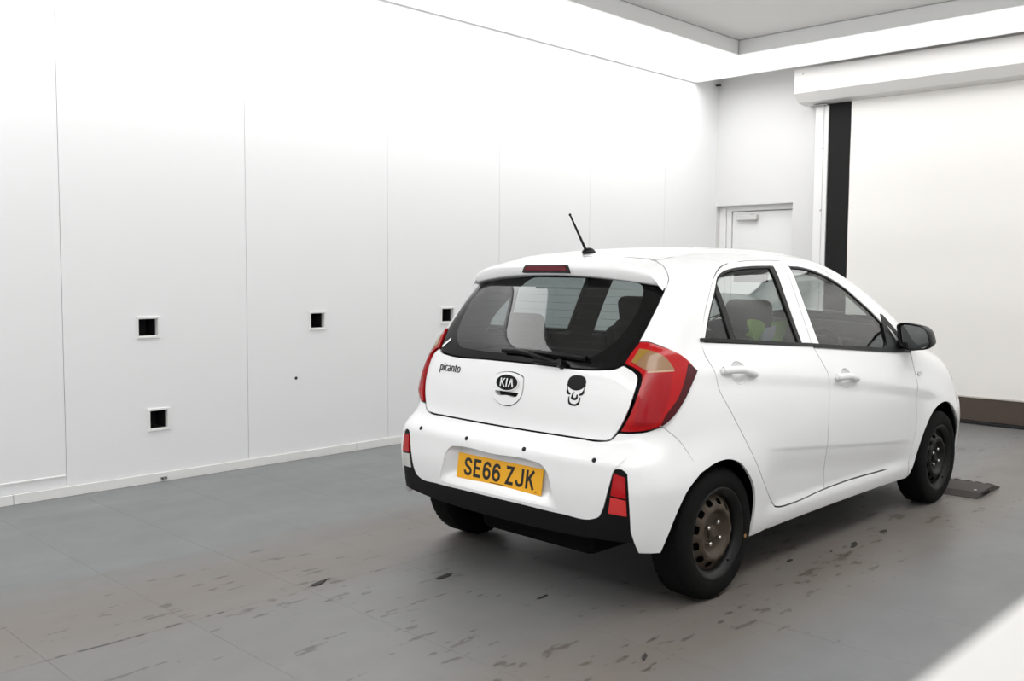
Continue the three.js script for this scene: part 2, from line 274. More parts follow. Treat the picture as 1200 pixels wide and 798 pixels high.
function march(o, d, t1) {                                                       // from o (outside) along d to the skin
  let a = 0, b = -1, t = 0;
  for (; t < t1; t += 0.03) if (F(o[0] + d[0] * t, o[1] + d[1] * t, o[2] + d[2] * t) < 0) { b = t; break; } else a = t;
  if (b < 0) return null;
  for (let i = 0; i < 26; i++) { const m = (a + b) / 2; if (F(o[0] + d[0] * m, o[1] + d[1] * m, o[2] + d[2] * m) < 0) b = m; else a = m; }
  return [o[0] + d[0] * b, o[1] + d[1] * b, o[2] + d[2] * b];
}
// ---------- panels: an outline in a flat chart, filled with triangles, lifted onto the skin of the car ----------
function curve(pts, step = 0.014, closed = true) {                               // smooth through the points, sharp at those marked with a third entry
  const n = pts.length, out = [];
  const at = (i) => pts[closed ? (i + n) % n : Math.min(n - 1, Math.max(0, i))];
  for (let i = 0; i < (closed ? n : n - 1); i++) {
    const p1 = at(i), p2 = at(i + 1), p0 = p1[2] ? p1 : at(i - 1), p3 = p2[2] ? p2 : at(i + 2);
    const L = Math.hypot(p2[0] - p1[0], p2[1] - p1[1]), k = Math.max(1, Math.ceil(L / step));
    const d0 = Math.hypot(p1[0] - p0[0], p1[1] - p0[1]), d2 = Math.hypot(p3[0] - p2[0], p3[1] - p2[1]);
    const m1 = [0, 1].map((c) => d0 < 1e-9 ? p2[c] - p1[c] : ((p1[c] - p0[c]) / d0 * L * L + (p2[c] - p1[c]) * d0) / (d0 + L));
    const m2 = [0, 1].map((c) => d2 < 1e-9 ? p2[c] - p1[c] : ((p2[c] - p1[c]) * d2 + (p3[c] - p2[c]) / d2 * L * L) / (d2 + L));
    for (let j = 0; j < k; j++) {
      const t = j / k, a = t * t * t, b = t * t;
      out.push([0, 1].map((c) => (2 * a - 3 * b + 1) * p1[c] + (a - 2 * b + t) * m1[c] + (3 * b - 2 * a) * p2[c] + (a - b) * m2[c]));
    }
  }
  if (!closed) out.push(pts[n - 1].slice(0, 2));
  return out;
}
const area = (l) => { let s = 0; for (let i = 0; i < l.length; i++) { const a = l[i], b = l[(i + 1) % l.length]; s += a[0] * b[1] - b[0] * a[1]; } return s / 2; };
function inset(l, g) {
  if (!g) return l; const sg = Math.sign(area(l)), n = l.length;
  return l.map((p, i) => {
    const a = l[(i + n - 1) % n], b = l[(i + 1) % n];
    const e = (u, v) => { const q = Math.hypot(v[0] - u[0], v[1] - u[1]) || 1; return [-(v[1] - u[1]) / q * sg, (v[0] - u[0]) / q * sg]; };
    const n0 = e(a, p), n1 = e(p, b), c = Math.max(0.45, 1 + n0[0] * n1[0] + n0[1] * n1[1]);
    return [p[0] + g * (n0[0] + n1[0]) / c, p[1] + g * (n0[1] + n1[1]) / c];
  });
}
const AX = 0.3, KS = 0.75;
const chart = {                                                                // chart point -> point on the skin
  side: (u, v) => march([u, v, 1.25], [0, 0, -1], 1.3) || [u, v, 0.3],
  rear: (u, v) => march([-0.9, v, u], [1, 0, 0], 2) || [0.4, v, u],
  top: (u, v) => march([u, 2, v], [0, -1, 0], 1.9) || [u, 0.6, v],
  wrap: (u, v) => { const t = u / KS, c = -Math.cos(t), s = Math.sin(t); return march([AX + 2 * c, v, 2 * s], [-c, 0, -s], 2) || [AX, v, 0.4]; },
  nose: (u, v) => { const t = u / KS, c = Math.cos(t), s = Math.sin(t); return march([2.1 + 2 * c, v, 2 * s], [-c, 0, -s], 2) || [2.1, v, 0.4]; },
};
const W3 = (l) => l.map((p) => [KS * Math.atan2(p[2], AX - p[0]), p[1], p[3]]);     // points on the car -> wrap chart
const N3 = (l) => l.map((p) => [KS * Math.atan2(p[2], p[0] - 2.1), p[1], p[3]]);
const S3 = (l) => l.map((p) => [p[0], p[1], p[3]]), T3 = (l) => l.map((p) => [p[0], p[2], p[3]]), R3 = (l) => l.map((p) => [p[2], p[1], p[3]]);
function patch(kind, outline, { holes = [], h = 0.035, gap = 0, off = 0, lip = 0.012, holeLip = null, half = false } = {}) {
  const lift = chart[kind];
  const rim = inset(outline, gap); if (half) outline.forEach((p, i) => { if (Math.abs(p[0]) < 1e-6 || Math.abs(p[1]) < 1e-6 && kind === 'top') rim[i] = kind === 'top' ? [rim[i][0], 0] : [0, rim[i][1]]; });
  const loops = [rim, ...holes.map((q) => inset(q, -gap))].map((l) => l.map((p) => new THREE.Vector2(p[0], p[1])));
  if (THREE.ShapeUtils.isClockWise(loops[0])) loops[0].reverse();
  for (let i = 1; i < loops.length; i++) if (!THREE.ShapeUtils.isClockWise(loops[i])) loops[i].reverse();
  let tris = THREE.ShapeUtils.triangulateShape(loops[0], loops.slice(1));
  const P = loops.flat().map((p) => [p.x, p.y]); const outerN = loops[0].length;
  for (let pass = 0; pass < 9; pass++) {
    const mid = new Map(); let any = false;
    const m = (a, b) => {
      const dx = P[a][0] - P[b][0], dy = P[a][1] - P[b][1]; if (dx * dx + dy * dy <= h * h) return -1;
      const k = a < b ? a * 1e6 + b : b * 1e6 + a; let i = mid.get(k);
      if (i === undefined) { i = P.length; P.push([(P[a][0] + P[b][0]) / 2, (P[a][1] + P[b][1]) / 2]); mid.set(k, i); any = true; } return i;
    };
    const next = [];
    for (const [a, b, c] of tris) {
      const ab = m(a, b), bc = m(b, c), ca = m(c, a), n = (ab >= 0) + (bc >= 0) + (ca >= 0);
      if (n === 0) next.push([a, b, c]);
      else if (n === 3) next.push([a, ab, ca], [ab, b, bc], [ca, bc, c], [ab, bc, ca]);
      else {
        let [p, q, r, pq, qr, rp] = [a, b, c, ab, bc, ca];
        if (n === 1) { while (pq < 0) [p, q, r, pq, qr, rp] = [q, r, p, qr, rp, pq]; next.push([p, pq, r], [pq, q, r]); }
        else { while (rp >= 0) [p, q, r, pq, qr, rp] = [q, r, p, qr, rp, pq]; const d = (i, j) => Math.hypot(P[i][0] - P[j][0], P[i][1] - P[j][1]); next.push([pq, q, qr]); if (d(p, qr) < d(pq, r)) next.push([p, pq, qr], [p, qr, r]); else next.push([p, pq, r], [pq, qr, r]); }
      }
    }
    tris = next; if (!any) break;
  }
  const pos = [], nor = [], uv = [], idx = [], S = P.map(([u, v]) => {
    const p = lift(u, v), n = gradF(...p), o = typeof off === 'function' ? off(u, v, p) : off;
    return { p: p.map((c, i) => c + n[i] * o), n };
  });
  S.forEach((s, i) => { pos.push(...s.p); nor.push(...s.n); uv.push(P[i][0], P[i][1]); });
  if (typeof off === 'function') {                                              // a dished or raised face: normals from its own triangles
    const acc = P.map(() => [0, 0, 0]);
    for (const [a, b, c] of tris) { const A = S[a].p, e1 = S[b].p.map((v, i) => v - A[i]), e2 = S[c].p.map((v, i) => v - A[i]); const n = [e1[1] * e2[2] - e1[2] * e2[1], e1[2] * e2[0] - e1[0] * e2[2], e1[0] * e2[1] - e1[1] * e2[0]]; for (const k of [a, b, c]) for (let i = 0; i < 3; i++) acc[k][i] += n[i]; }
    acc.forEach((n, i) => { let l = Math.hypot(...n) || 1; if (n[0] * S[i].n[0] + n[1] * S[i].n[1] + n[2] * S[i].n[2] < 0) l = -l; for (let c = 0; c < 3; c++) nor[i * 3 + c] = n[c] / l; });
  }
  let flip = 0;
  for (const [a, b, c] of tris) { const A = S[a].p, e1 = S[b].p.map((v, i) => v - A[i]), e2 = S[c].p.map((v, i) => v - A[i]), n = S[a].n; flip += (e1[1] * e2[2] - e1[2] * e2[1]) * n[0] + (e1[2] * e2[0] - e1[0] * e2[2]) * n[1] + (e1[0] * e2[1] - e1[1] * e2[0]) * n[2]; }
  if (flip < 0) tris = tris.map(([a, b, c]) => [a, c, b]);
  for (const t of tris) idx.push(...t);
  if (lip || holeLip) {
    const seen = new Set(); for (const t of tris) for (let k = 0; k < 3; k++) seen.add(t[k] * 1e6 + t[(k + 1) % 3]);
    for (const t of tris) for (let k = 0; k < 3; k++) {
      const a = t[k], b = t[(k + 1) % 3]; if (seen.has(b * 1e6 + a)) continue;
      { const ax = kind === 'top' ? 1 : 0; if (half && Math.abs(P[a][ax]) < 1e-4 && Math.abs(P[b][ax]) < 1e-4) continue; }
      let d = lip; if (holeLip !== null && holes.length && inHole(P[a], loops) && inHole(P[b], loops)) d = holeLip;
      if (!d) continue;
      const A = S[a], B = S[b], e = B.p.map((v, i) => v - A.p[i]), n = A.n;
      let o = [e[1] * n[2] - e[2] * n[1], e[2] * n[0] - e[0] * n[2], e[0] * n[1] - e[1] * n[0]]; const l = Math.hypot(...o) || 1; o = o.map((v) => v / l);
      const i0 = pos.length / 3;
      for (const [s, dd] of [[A, 0], [B, 0], [B, d], [A, d]]) { pos.push(...s.p.map((v, i) => v - s.n[i] * dd)); nor.push(...o); uv.push(0, 0); }
      idx.push(i0, i0 + 2, i0 + 1, i0, i0 + 3, i0 + 2);
    }
  }
  const g = new THREE.BufferGeometry();
  g.setAttribute('position', new THREE.Float32BufferAttribute(pos, 3)); g.setAttribute('normal', new THREE.Float32BufferAttribute(nor, 3)); g.setAttribute('uv', new THREE.Float32BufferAttribute(uv, 2)); g.setIndex(idx);
  return g;
}
function inHole(p, loops) { for (let i = 1; i < loops.length; i++) { const l = loops[i]; for (let k = 0; k < l.length; k++) { const a = l[k], b = l[(k + 1) % l.length]; const dx = b.x - a.x, dy = b.y - a.y, q = dx * dx + dy * dy || 1, t = Math.min(1, Math.max(0, ((p[0] - a.x) * dx + (p[1] - a.y) * dy) / q)); if (Math.hypot(p[0] - a.x - dx * t, p[1] - a.y - dy * t) < 1e-4) return true; } } return false; }
function mirror(g) {
  const q = g.clone(), p = q.attributes.position, n = q.attributes.normal; for (let i = 0; i < p.count; i++) { p.setZ(i, -p.getZ(i)); n.setZ(i, -n.getZ(i)); }
  if (q.index) { const a = q.index.array; for (let i = 0; i < a.length; i += 3) { const t = a[i]; a[i] = a[i + 1]; a[i + 1] = t; } }
  else for (const k of Object.keys(q.attributes)) { const at = q.attributes[k]; for (let i = 0; i < at.count; i += 3) for (let c = 0; c < at.itemSize; c++) { const x = at.getComponent(i, c); at.setComponent(i, c, at.getComponent(i + 1, c)); at.setComponent(i + 1, c, x); } }
  return q;
}
const both = (g) => merge([g, mirror(g)]);
const pair = (name, g, m, parent) => [part(name, g, m, parent), part(name, mirror(g), m, parent)];
const onSkin = (kind, u, v, o = 0) => { const p = chart[kind](u, v), n = gradF(...p); return p.map((c, i) => c + n[i] * o); };

// ---------- car materials ----------
const C = {
  paint: std([0.87, 0.875, 0.88], 0.38, { clearcoat: 0.7, clearcoatRoughness: 0.06 }),
  black: std([0.005, 0.005, 0.0055], 0.4, { specularIntensity: 0.35 }),
  trim: std([0.006, 0.006, 0.0065], 0.55, { specularIntensity: 0.3 }),
  gloss: std([0.005, 0.005, 0.005], 0.1, { specularIntensity: 0.32 }),
  seal: std([0.006, 0.006, 0.006], 0.7),
  under: std([0.005, 0.005, 0.005], 0.95, { specularIntensity: 0.2 }),
  glass: new THREE.MeshPhysicalMaterial({ color: new THREE.Color().setRGB(0.66, 0.7, 0.69), roughness: 0, transmission: 1, thickness: 0, ior: 1.5 }),
  privacy: new THREE.MeshPhysicalMaterial({ color: new THREE.Color().setRGB(0.5, 0.55, 0.545), roughness: 0, transmission: 1, thickness: 0, ior: 1.5 }),
  tyre: std([0.006, 0.006, 0.006], 0.85, { specularIntensity: 0.25 }),
  rimDusty: std([0.06, 0.046, 0.033], 0.6, { specularIntensity: 0.5 }),
  rimBlack: std([0.008, 0.008, 0.008], 0.5, { specularIntensity: 0.5 }),
  nut: std([0.75, 0.74, 0.72], 0.22, { metalness: 1 }),
  chrome: std([0.8, 0.8, 0.8], 0.12, { metalness: 1 }),
  seat: std([0.012, 0.0125, 0.014], 0.9, { specularIntensity: 0.3 }),
  liner: std([0.34, 0.34, 0.33], 0.95),
  interior: std([0.02, 0.021, 0.023], 0.85, { specularIntensity: 0.3 }),
  lensRed: std([0.42, 0.004, 0.006], 0.1, { specularIntensity: 0.7 }),
  lensDeep: std([0.33, 0.005, 0.009], 0.15, { specularIntensity: 0.7 }),
  lensEdge: std([0.06, 0.002, 0.005], 0.12, { specularIntensity: 0.7 }),
  lensBright: std([0.62, 0.02, 0.018], 0.15, { clearcoat: 1, clearcoatRoughness: 0.03 }),
  lensAmber: std([0.29, 0.165, 0.085], 0.12),
  lensOrange: std([0.3, 0.17, 0.012], 0.15, { clearcoat: 1, clearcoatRoughness: 0.03 }),
  lensTrim: std([0.55, 0.36, 0.25], 0.3),
  gasket: std([0.004, 0.004, 0.004], 0.7, { specularIntensity: 0.3 }),
  lensClear: std([0.6, 0.6, 0.58], 0.12, { clearcoat: 1, clearcoatRoughness: 0.03 }),
  mirror: std([0.75, 0.78, 0.78], 0.02, { metalness: 1 }),
};
const car = thing('car', 'white five-door hatchback with yellow rear number plate parked on the grey floor', 'car', [1.2, 0, 0]);
// parts are modelled about the rear axle, then shifted to the car's turning point
const P_ = (name, g, m, parent = car) => part(name, parent === car ? g.translate(-1.2, 0, 0) : g, m, parent);
const sub = (name, g, m, parent) => part(name, g.translate(-1.2, 0, 0), m, parent);
const two = (name, g, m, parents = [car, car]) => { const l = mirror(g); return [P2(name, g, m, parents[0]), P2(name, l, m, parents[1])]; };
const P2 = (name, g, m, parent) => part(name, g.translate(-1.2, 0, 0), m, parent);

// outlines read off the photograph and put on the skin (rear axle at x = 0)
const SHUT_R = [[-0.015, 1.075, 1], [-0.022, 1.03], [0.002, 0.952], [0.016, 0.876], [0.07, 0.789], [0.129, 0.705], [0.222, 0.569], [0.343, 0.421], [0.435, 0.34], [0.475, 0.311], [0.524, 0.301], [0.6, 0.299]];
const SHUT_B = [[0.953, 0.314, 1], [0.928, 0.421], [0.905, 0.573], [0.909, 0.71], [0.92, 0.845], [0.914, 0.887, 1], [0.855, 1.015, 1]];
const SHUT_F = [[1.934, 0.306], [1.953, 0.388], [1.973, 0.516], [1.953, 0.671], [1.956, 0.765], [1.932, 0.893], [1.93, 0.925, 1]];
const DOOR_TOP_R = [[-0.015, 1.085, 1], [0.051, 1.183], [0.134, 1.269], [0.215, 1.335], [0.303, 1.378], [0.404, 1.402], [0.522, 1.413], [0.694, 1.42], [0.888, 1.422, 1]];
const DOOR_TOP_F = [[0.888, 1.422, 1], [1.08, 1.413], [1.284, 1.381], [1.398, 1.337], [1.566, 1.258], [1.737, 1.148], [1.86, 1.035], [1.93, 0.935, 1]];
const cat = (...l) => l.flat();
const rev = (l) => l.slice().reverse();
const GLASS_R = [[0.004, 1.07, 1], [0.087, 1.182], [0.19, 1.285], [0.245, 1.334], [0.318, 1.361], [0.4, 1.375], [0.542, 1.386], [0.788, 1.392, 1], [0.777, 1.315], [0.769, 1.204], [0.764, 1.02, 1]];
const GLASS_F = [[0.927, 1.008, 1], [0.93, 1.2], [0.942, 1.393, 1], [1.079, 1.387], [1.207, 1.366], [1.323, 1.33], [1.424, 1.285], [1.525, 1.223], [1.613, 1.166], [1.7, 1.098], [1.8, 1.002], [1.86, 0.936, 1]];
const doorR = curve(cat(SHUT_R.slice(1), SHUT_B, [[0.888, 1.422, 1]], rev(DOOR_TOP_R).slice(1)));
const doorF = curve(cat(rev(SHUT_B), [[0.953, 0.314, 1], [1.2, 0.318], [1.6, 0.311]], SHUT_F, rev(DOOR_TOP_F).slice(1)));
const holeR = curve(GLASS_R), holeF = curve(GLASS_F);
const cupR = [], cupF = []; for (let k = 0; k < 30; k++) { const t = k / 30 * 2 * Math.PI; cupR.push([0.17 + 0.056 * Math.cos(t), 0.934 + 0.046 * Math.sin(t)]); cupF.push([1.095 + 0.056 * Math.cos(t), 0.846 + 0.046 * Math.sin(t)]); }
const dish = (c, a, b, d) => (u, v) => -d * Math.max(0, 1 - ((u - c[0]) / a) ** 2 - ((v - c[1]) / b) ** 2) ** 0.7;

for (const [name, outline, hole, cup, cc, bar] of [['rear_door', doorR, holeR, cupR, [0.17, 0.934], [[0.05, 0.948], [0.17, 0.938], [0.275, 0.921]]], ['front_door', doorF, holeF, cupF, [1.095, 0.846], [[0.985, 0.856], [1.095, 0.849], [1.2, 0.834]]]]) {
  const door = two(name, patch('side', outline, { holes: [hole, cup], gap: 0.0028, h: 0.016, holeLip: 0.012 }), C.paint);
  const into = (n, g, m) => two(n, g, m, door).length;
  // parts of a door are placed in the door's own frame, which is the car's
  const cg = patch('side', cup.map(([u, v]) => [cc[0] + (u - cc[0]) * 1.04, cc[1] + (v - cc[1]) * 1.04]), { off: dish(cc, 0.058, 0.048, 0.02), lip: 0, h: 0.01 });
  into('handle_recess', cg, C.paint);
  const hb = [0, 0.12, 0.3, 0.5, 0.7, 0.88, 1].map((t) => { const a = t < 0.5 ? bar[0] : bar[1], b = t < 0.5 ? bar[1] : bar[2], s = t < 0.5 ? t * 2 : t * 2 - 1; return onSkin('side', a[0] + (b[0] - a[0]) * s, a[1] + (b[1] - a[1]) * s, 0.001 + 0.02 * Math.sin(Math.PI * (0.06 + 0.88 * t)) ** 0.6); });
  const hg = tube(hb, 0.0125, 30, 10), hp = hg.attributes.position; for (let i = 0; i < hp.count; i++) { const f = Math.floor(i / 11) / 30, y0 = bar[0][1] + (bar[2][1] - bar[0][1]) * f; hp.setY(i, y0 + (hp.getY(i) - y0) * 1.35); } hg.computeVertexNormals();
  into('door_handle', merge([hg, ...[hb[0], hb[6]].map((p) => { const s = new THREE.SphereGeometry(0.011, 12, 10); s.scale(1, 1.35, 1); s.translate(...p); return s; })]), C.paint);
  const seal = inset(hole, 0.007);
  into('window_seal', patch('side', hole, { holes: [seal], off: -0.002, lip: 0.01, h: 0.05, holeLip: 0.008, gap: 0 }), C.seal);
  if (name === 'rear_door') {
    const front = curve([[0.218, 1.31, 1], [0.245, 1.334], [0.318, 1.361], [0.4, 1.375], [0.542, 1.386], [0.788, 1.392, 1], [0.777, 1.315], [0.769, 1.204], [0.764, 1.02, 1], [0.215, 1.055, 1]]);
    const quarter = curve([[0.004, 1.07, 1], [0.087, 1.182], [0.205, 1.3, 1], [0.205, 1.05, 1]]);
    into('window_pane', patch('side', inset(front, 0.01), { off: -0.007, lip: 0 }), C.privacy);
    into('quarter_pane', patch('side', inset(quarter, 0.006), { off: -0.007, lip: 0 }), C.privacy);
    into('window_divider', patch('side', curve([[0.183, 1.27, 1], [0.218, 1.31, 1], [0.232, 1.055, 1], [0.194, 1.055, 1]]), { off: 0.001, lip: 0.012 }), C.seal);
    into('pillar_cover', patch('side', curve([[0.744, 1.388, 1], [0.788, 1.39, 1], [0.768, 1.2], [0.764, 1.03, 1], [0.735, 1.03, 1], [0.738, 1.2]]), { off: 0.0, lip: 0.006 }), C.seal);
  } else {
    const pane = curve([[0.927, 1.005, 1], [0.93, 1.2], [0.942, 1.393, 1], [1.079, 1.387], [1.207, 1.366], [1.323, 1.33], [1.424, 1.285], [1.525, 1.223], [1.613, 1.166], [1.715, 1.088, 1], [1.685, 0.94, 1]]);
    into('window_pane', patch('side', inset(pane, 0.01), { off: -0.007, lip: 0 }), C.glass);
    const qp = curve([[1.74, 1.1, 1], [1.845, 0.997, 1], [1.79, 0.998, 1]]);
    into('mirror_sail', patch('side', curve([[1.725, 1.142, 1], [1.752, 1.135, 1], [1.86, 1.032], [1.925, 0.93, 1], [1.6, 0.954, 1], [1.655, 0.985], [1.685, 1.05]]), { holes: [qp], off: 0.003, lip: 0.014 }), C.black);
    into('sail_pane', patch('side', inset(qp, -0.004), { off: -0.004, lip: 0 }), C.glass);
  }
  const belt = name === 'rear_door' ? [[-0.022, 1.086, 1], [0.4, 1.0565], [0.853, 1.024, 1], [0.86, 1.01, 1], [0.4, 1.043], [-0.026, 1.072, 1]] : [[0.859, 1.0235, 1], [1.3, 0.988], [1.7, 0.956], [1.928, 0.938, 1], [1.932, 0.924, 1], [1.7, 0.938], [1.3, 0.97], [0.862, 1.005, 1]];
  into('belt_strip', patch('side', curve(belt), { off: 0.008, lip: 0.012 }), C.black);
}
// quarter panels, sills, roof
const SEAM = [[-0.333, 0.755, 0.722], [-0.253, 0.684, 0.755], [-0.227, 0.648, 0.766], [-0.173, 0.559, 0.794]];
const ARCH_R = [[-0.167, 0.562, 0.793], [-0.065, 0.587, 0.795], [0.023, 0.59, 0.798], [0.099, 0.569, 0.802], [0.177, 0.509, 0.803], [0.233, 0.442, 0.798], [0.26, 0.368, 0.79], [0.264, 0.29, 0.781], [0.253, 0.213, 0.766]];
const ARCH_R0 = [[-0.167, 0.562, 0.793], [-0.252, 0.509, 0.793], [-0.305, 0.441, 0.786], [-0.35, 0.355, 0.775], [-0.382, 0.272, 0.756, 1]];
const GAPC = [[-0.016, 1.428, 0.082], [-0.012, 1.424, 0.211], [-0.014, 1.414, 0.341], [-0.006, 1.404, 0.43], [-0.015, 1.386, 0.481], [-0.039, 1.357, 0.519], [-0.06, 1.333, 0.541], [-0.087, 1.309, 0.555], [-0.111, 1.289, 0.561]];
const mark = (l, ...k) => l.map((p, i) => k.includes(i) || k.includes(i - l.length) ? [p[0], p[1], p[2], 1] : p);
const zs = (l) => l.map(([x, y, c]) => { const p = onSkin('side', x, y); return [x, y, p[2], c]; });
const RAIL = [[0.35, 0.524], [0.28, 0.503], [0.2, 0.482], [0.1, 0.456], [0.0, 0.43]].map(([x, z], i) => { const p = onSkin('top', x, z); return [p[0], p[1], z, i === 4 ? 1 : undefined]; });
const LAMP = [[-0.301, 1.082, 0.578, 1], [-0.283, 1.08, 0.609], [-0.252, 1.064, 0.646], [-0.209, 1.042, 0.673], [-0.156, 1.005, 0.695], [-0.118, 0.96, 0.717, 1], [-0.167, 0.917, 0.726], [-0.251, 0.835, 0.736], [-0.302, 0.786, 0.731], [-0.347, 0.754, 0.714], [-0.381, 0.74, 0.689], [-0.416, 0.731, 0.643], [-0.439, 0.728, 0.587, 1], [-0.415, 0.803, 0.619], [-0.382, 0.89, 0.632], [-0.364, 0.93, 0.632], [-0.357, 0.95, 0.626], [-0.361, 0.967, 0.608], [-0.373, 0.991, 0.553, 1], [-0.344, 1.034, 0.563]];
{
  const ring = cat(
    zs([[-0.012, 1.07, 1], ...DOOR_TOP_R.slice(1, 5)]), zs([[0.404, 1.402, 1]]),
    RAIL, GAPC.slice(4, 8), mark(GAPC.slice(8), 0),
    [[-0.192, 1.208, 0.576], [-0.304, 1.08, 0.577, 1]], LAMP.slice(1, 10).map((p) => p), [[-0.333, 0.755, 0.722, 1]], SEAM.slice(1, 3), mark(SEAM.slice(3), 0), mark(ARCH_R.slice(1), -1),
    zs([[0.43, 0.219, 1], [0.43, 0.341, 1]]), zs(rev(SHUT_R.slice(1, 8))));
  two('quarter_panel', patch('wrap', curve(W3(ring)), { gap: 0.0012, h: 0.03 }), C.paint);
  two('sill', patch('side', curve([[0.4275, 0.339, 1], [0.475, 0.306], [0.524, 0.296], [0.6, 0.2935], [0.953, 0.3095], [1.2, 0.313], [1.6, 0.306], [1.937, 0.3, 1], [1.949, 0.218, 1], [1.363, 0.223], [0.678, 0.219], [0.4275, 0.2145, 1]]), { h: 0.035, lip: 0.04 }), C.paint);
}
const SCREEN = [[1.425, 0, 0], [1.43, 0, 0.25], [1.455, 0, 0.4], [1.49, 0, 0.47, 1], [1.62, 0, 0.535], [1.8, 0, 0.605], [1.96, 0, 0.655], [2.06, 0, 0.675, 1]];
{
  const sideX = [[0.404, 1.402], [0.522, 1.413], [0.694, 1.42], [0.888, 1.422], [1.08, 1.413], [1.284, 1.381], [1.398, 1.337], [1.566, 1.258], [1.737, 1.148], [1.86, 1.035], [1.93, 0.935]];
  const edge = zs(sideX.map((p) => [p[0], p[1]]));
  const half = cat([[-0.017, 1.43, 0, 1]], GAPC.slice(0, 3), rev(RAIL), edge.slice(0, -1), mark(edge.slice(-1), 0), [[2.06, 0, 0.69, 1]], rev(SCREEN).slice(1, -1), [[1.425, 0, 0, 1]]);
  P_('roof', both(patch('top', curve(T3(half)), { gap: -0.001, h: 0.035, half: true })), C.paint);
  const scr = cat(rev(SCREEN.slice(1).map((p) => [p[0], p[1], -p[2], p[3]])), SCREEN, [[2.16, 0, 0.5], [2.22, 0, 0.25], [2.235, 0, 0], [2.22, 0, -0.25], [2.16, 0, -0.5]]);
  P_('windscreen', patch('top', curve(T3(scr)), { gap: 0.003, off: -0.002, lip: 0, h: 0.05 }), C.glass);
  const inner = cat(rev(SCREEN.slice(1).map((p) => [p[0] + 0.04, p[1], -p[2] * 0.95, p[3]])), SCREEN.map((p) => [p[0] + 0.04, p[1], p[2] * 0.95, p[3]]), [[2.11, 0, 0.5], [2.16, 0, 0.25], [2.17, 0, 0], [2.16, 0, -0.25], [2.11, 0, -0.5]]);
  P_('windscreen_surround', patch('top', curve(T3(scr)), { holes: [curve(T3(inner))], gap: 0.003, off: -0.006, lip: 0.006, h: 0.05 }), C.seal);
  const bon = [[2.25, 0, 0, 1], [2.235, 0, 0.25], [2.175, 0, 0.5], [2.07, 0, 0.69, 1], [2.3, 0, 0.7], [2.55, 0, 0.67], [2.7, 0, 0.6], [2.82, 0, 0.45], [2.89, 0, 0.25], [2.91, 0, 0, 1]];
  P_('bonnet', both(patch('top', curve(T3(bon)), { gap: 0.0025, h: 0.04, half: true })), C.paint);
}
// front end
{
  const top = (x, z) => { const p = onSkin('top', x, z); return p; };
  const fTop = [[2.07, 0.69], [2.3, 0.7], [2.55, 0.67]].map(([x, z]) => top(x, z));
  const fen = cat([[1.937, 0.3, 1], [1.953, 0.388], [1.975, 0.516], [1.957, 0.671], [1.96, 0.765], [1.937, 0.893], [1.94, 0.93, 1]], fTop.map((p, i) => [p[0], p[1], i === 2 || i === 0 ? 1 : undefined]), [[2.66, 0.72, 1], [2.66, 0.48, 1]],
    [[2.618, 0.523], [2.533, 0.578], [2.416, 0.608], [2.317, 0.604], [2.194, 0.567], [2.097, 0.485], [2.034, 0.379], [1.993, 0.272], [1.962, 0.219, 1]]);
  two('front_fender', patch('side', curve(fen), { gap: 0.0025, h: 0.03, lip: 0.01 }), C.paint);
  const sr = []; for (let k = 0; k < 16; k++) { const t = k / 16 * 2 * Math.PI; sr.push([2.01 + 0.032 * Math.cos(t), 0.804 + 0.013 * Math.sin(t)]); }
  two('side_repeater', patch('side', sr, { off: 0.006, lip: 0.008, h: 0.012 }), C.lensClear);
  const hl = N3([[2.56, 0.86, 0.67, 1], [2.66, 0.715, 0.72, 1], [2.8, 0.69, 0.62], [2.9, 0.68, 0.47, 1], [2.86, 0.74, 0.47], [2.74, 0.8, 0.58]]);
  two('headlamp', patch('nose', curve(hl), { off: 0.004, lip: 0.02, h: 0.03 }), C.lensClear);
  const fb = cat([[0, 0.17, 1]], N3([[2.7, 0.165, 0.71, 1]]), N3([[2.714, 0.25, 0.725], [2.712, 0.34, 0.735], [2.695, 0.42, 0.74], [2.66, 0.483, 0.75, 1]]), N3([[2.66, 0.715, 0.72, 1], [2.8, 0.69, 0.62], [2.9, 0.68, 0.47, 1], [2.88, 0.755, 0.45], [2.9, 0.81, 0.25]]), [[0, 0.83, 1]]);
  P_('front_bumper', both(patch('nose', curve(fb), { gap: 0.002, h: 0.03, half: true, lip: 0.01 })), C.paint);
  P_('front_panel', patch('top', curve([[2.15, -0.66, 1], [2.15, 0.66, 1], [2.5, 0.68], [2.68, 0.64], [2.8, 0.54], [2.9, 0.35], [2.945, 0], [2.9, -0.35], [2.8, -0.54], [2.68, -0.64], [2.5, -0.68]]), { off: -0.01, lip: 0, h: 0.05 }), C.paint);
  P_('upper_grille', both(patch('nose', curve([[0, 0.715, 1], [0.2, 0.715], [0.3, 0.72, 1], [0.28, 0.75, 1], [0.15, 0.765], [0, 0.768, 1]]), { off: 0.003, half: true, h: 0.03 })), C.trim);
  P_('grille', both(patch('nose', curve([[0, 0.28, 1], [0.32, 0.28, 1], [0.4, 0.36], [0.3, 0.44, 1], [0, 0.45, 1]]), { off: 0.003, half: true, h: 0.04 })), C.trim);
}
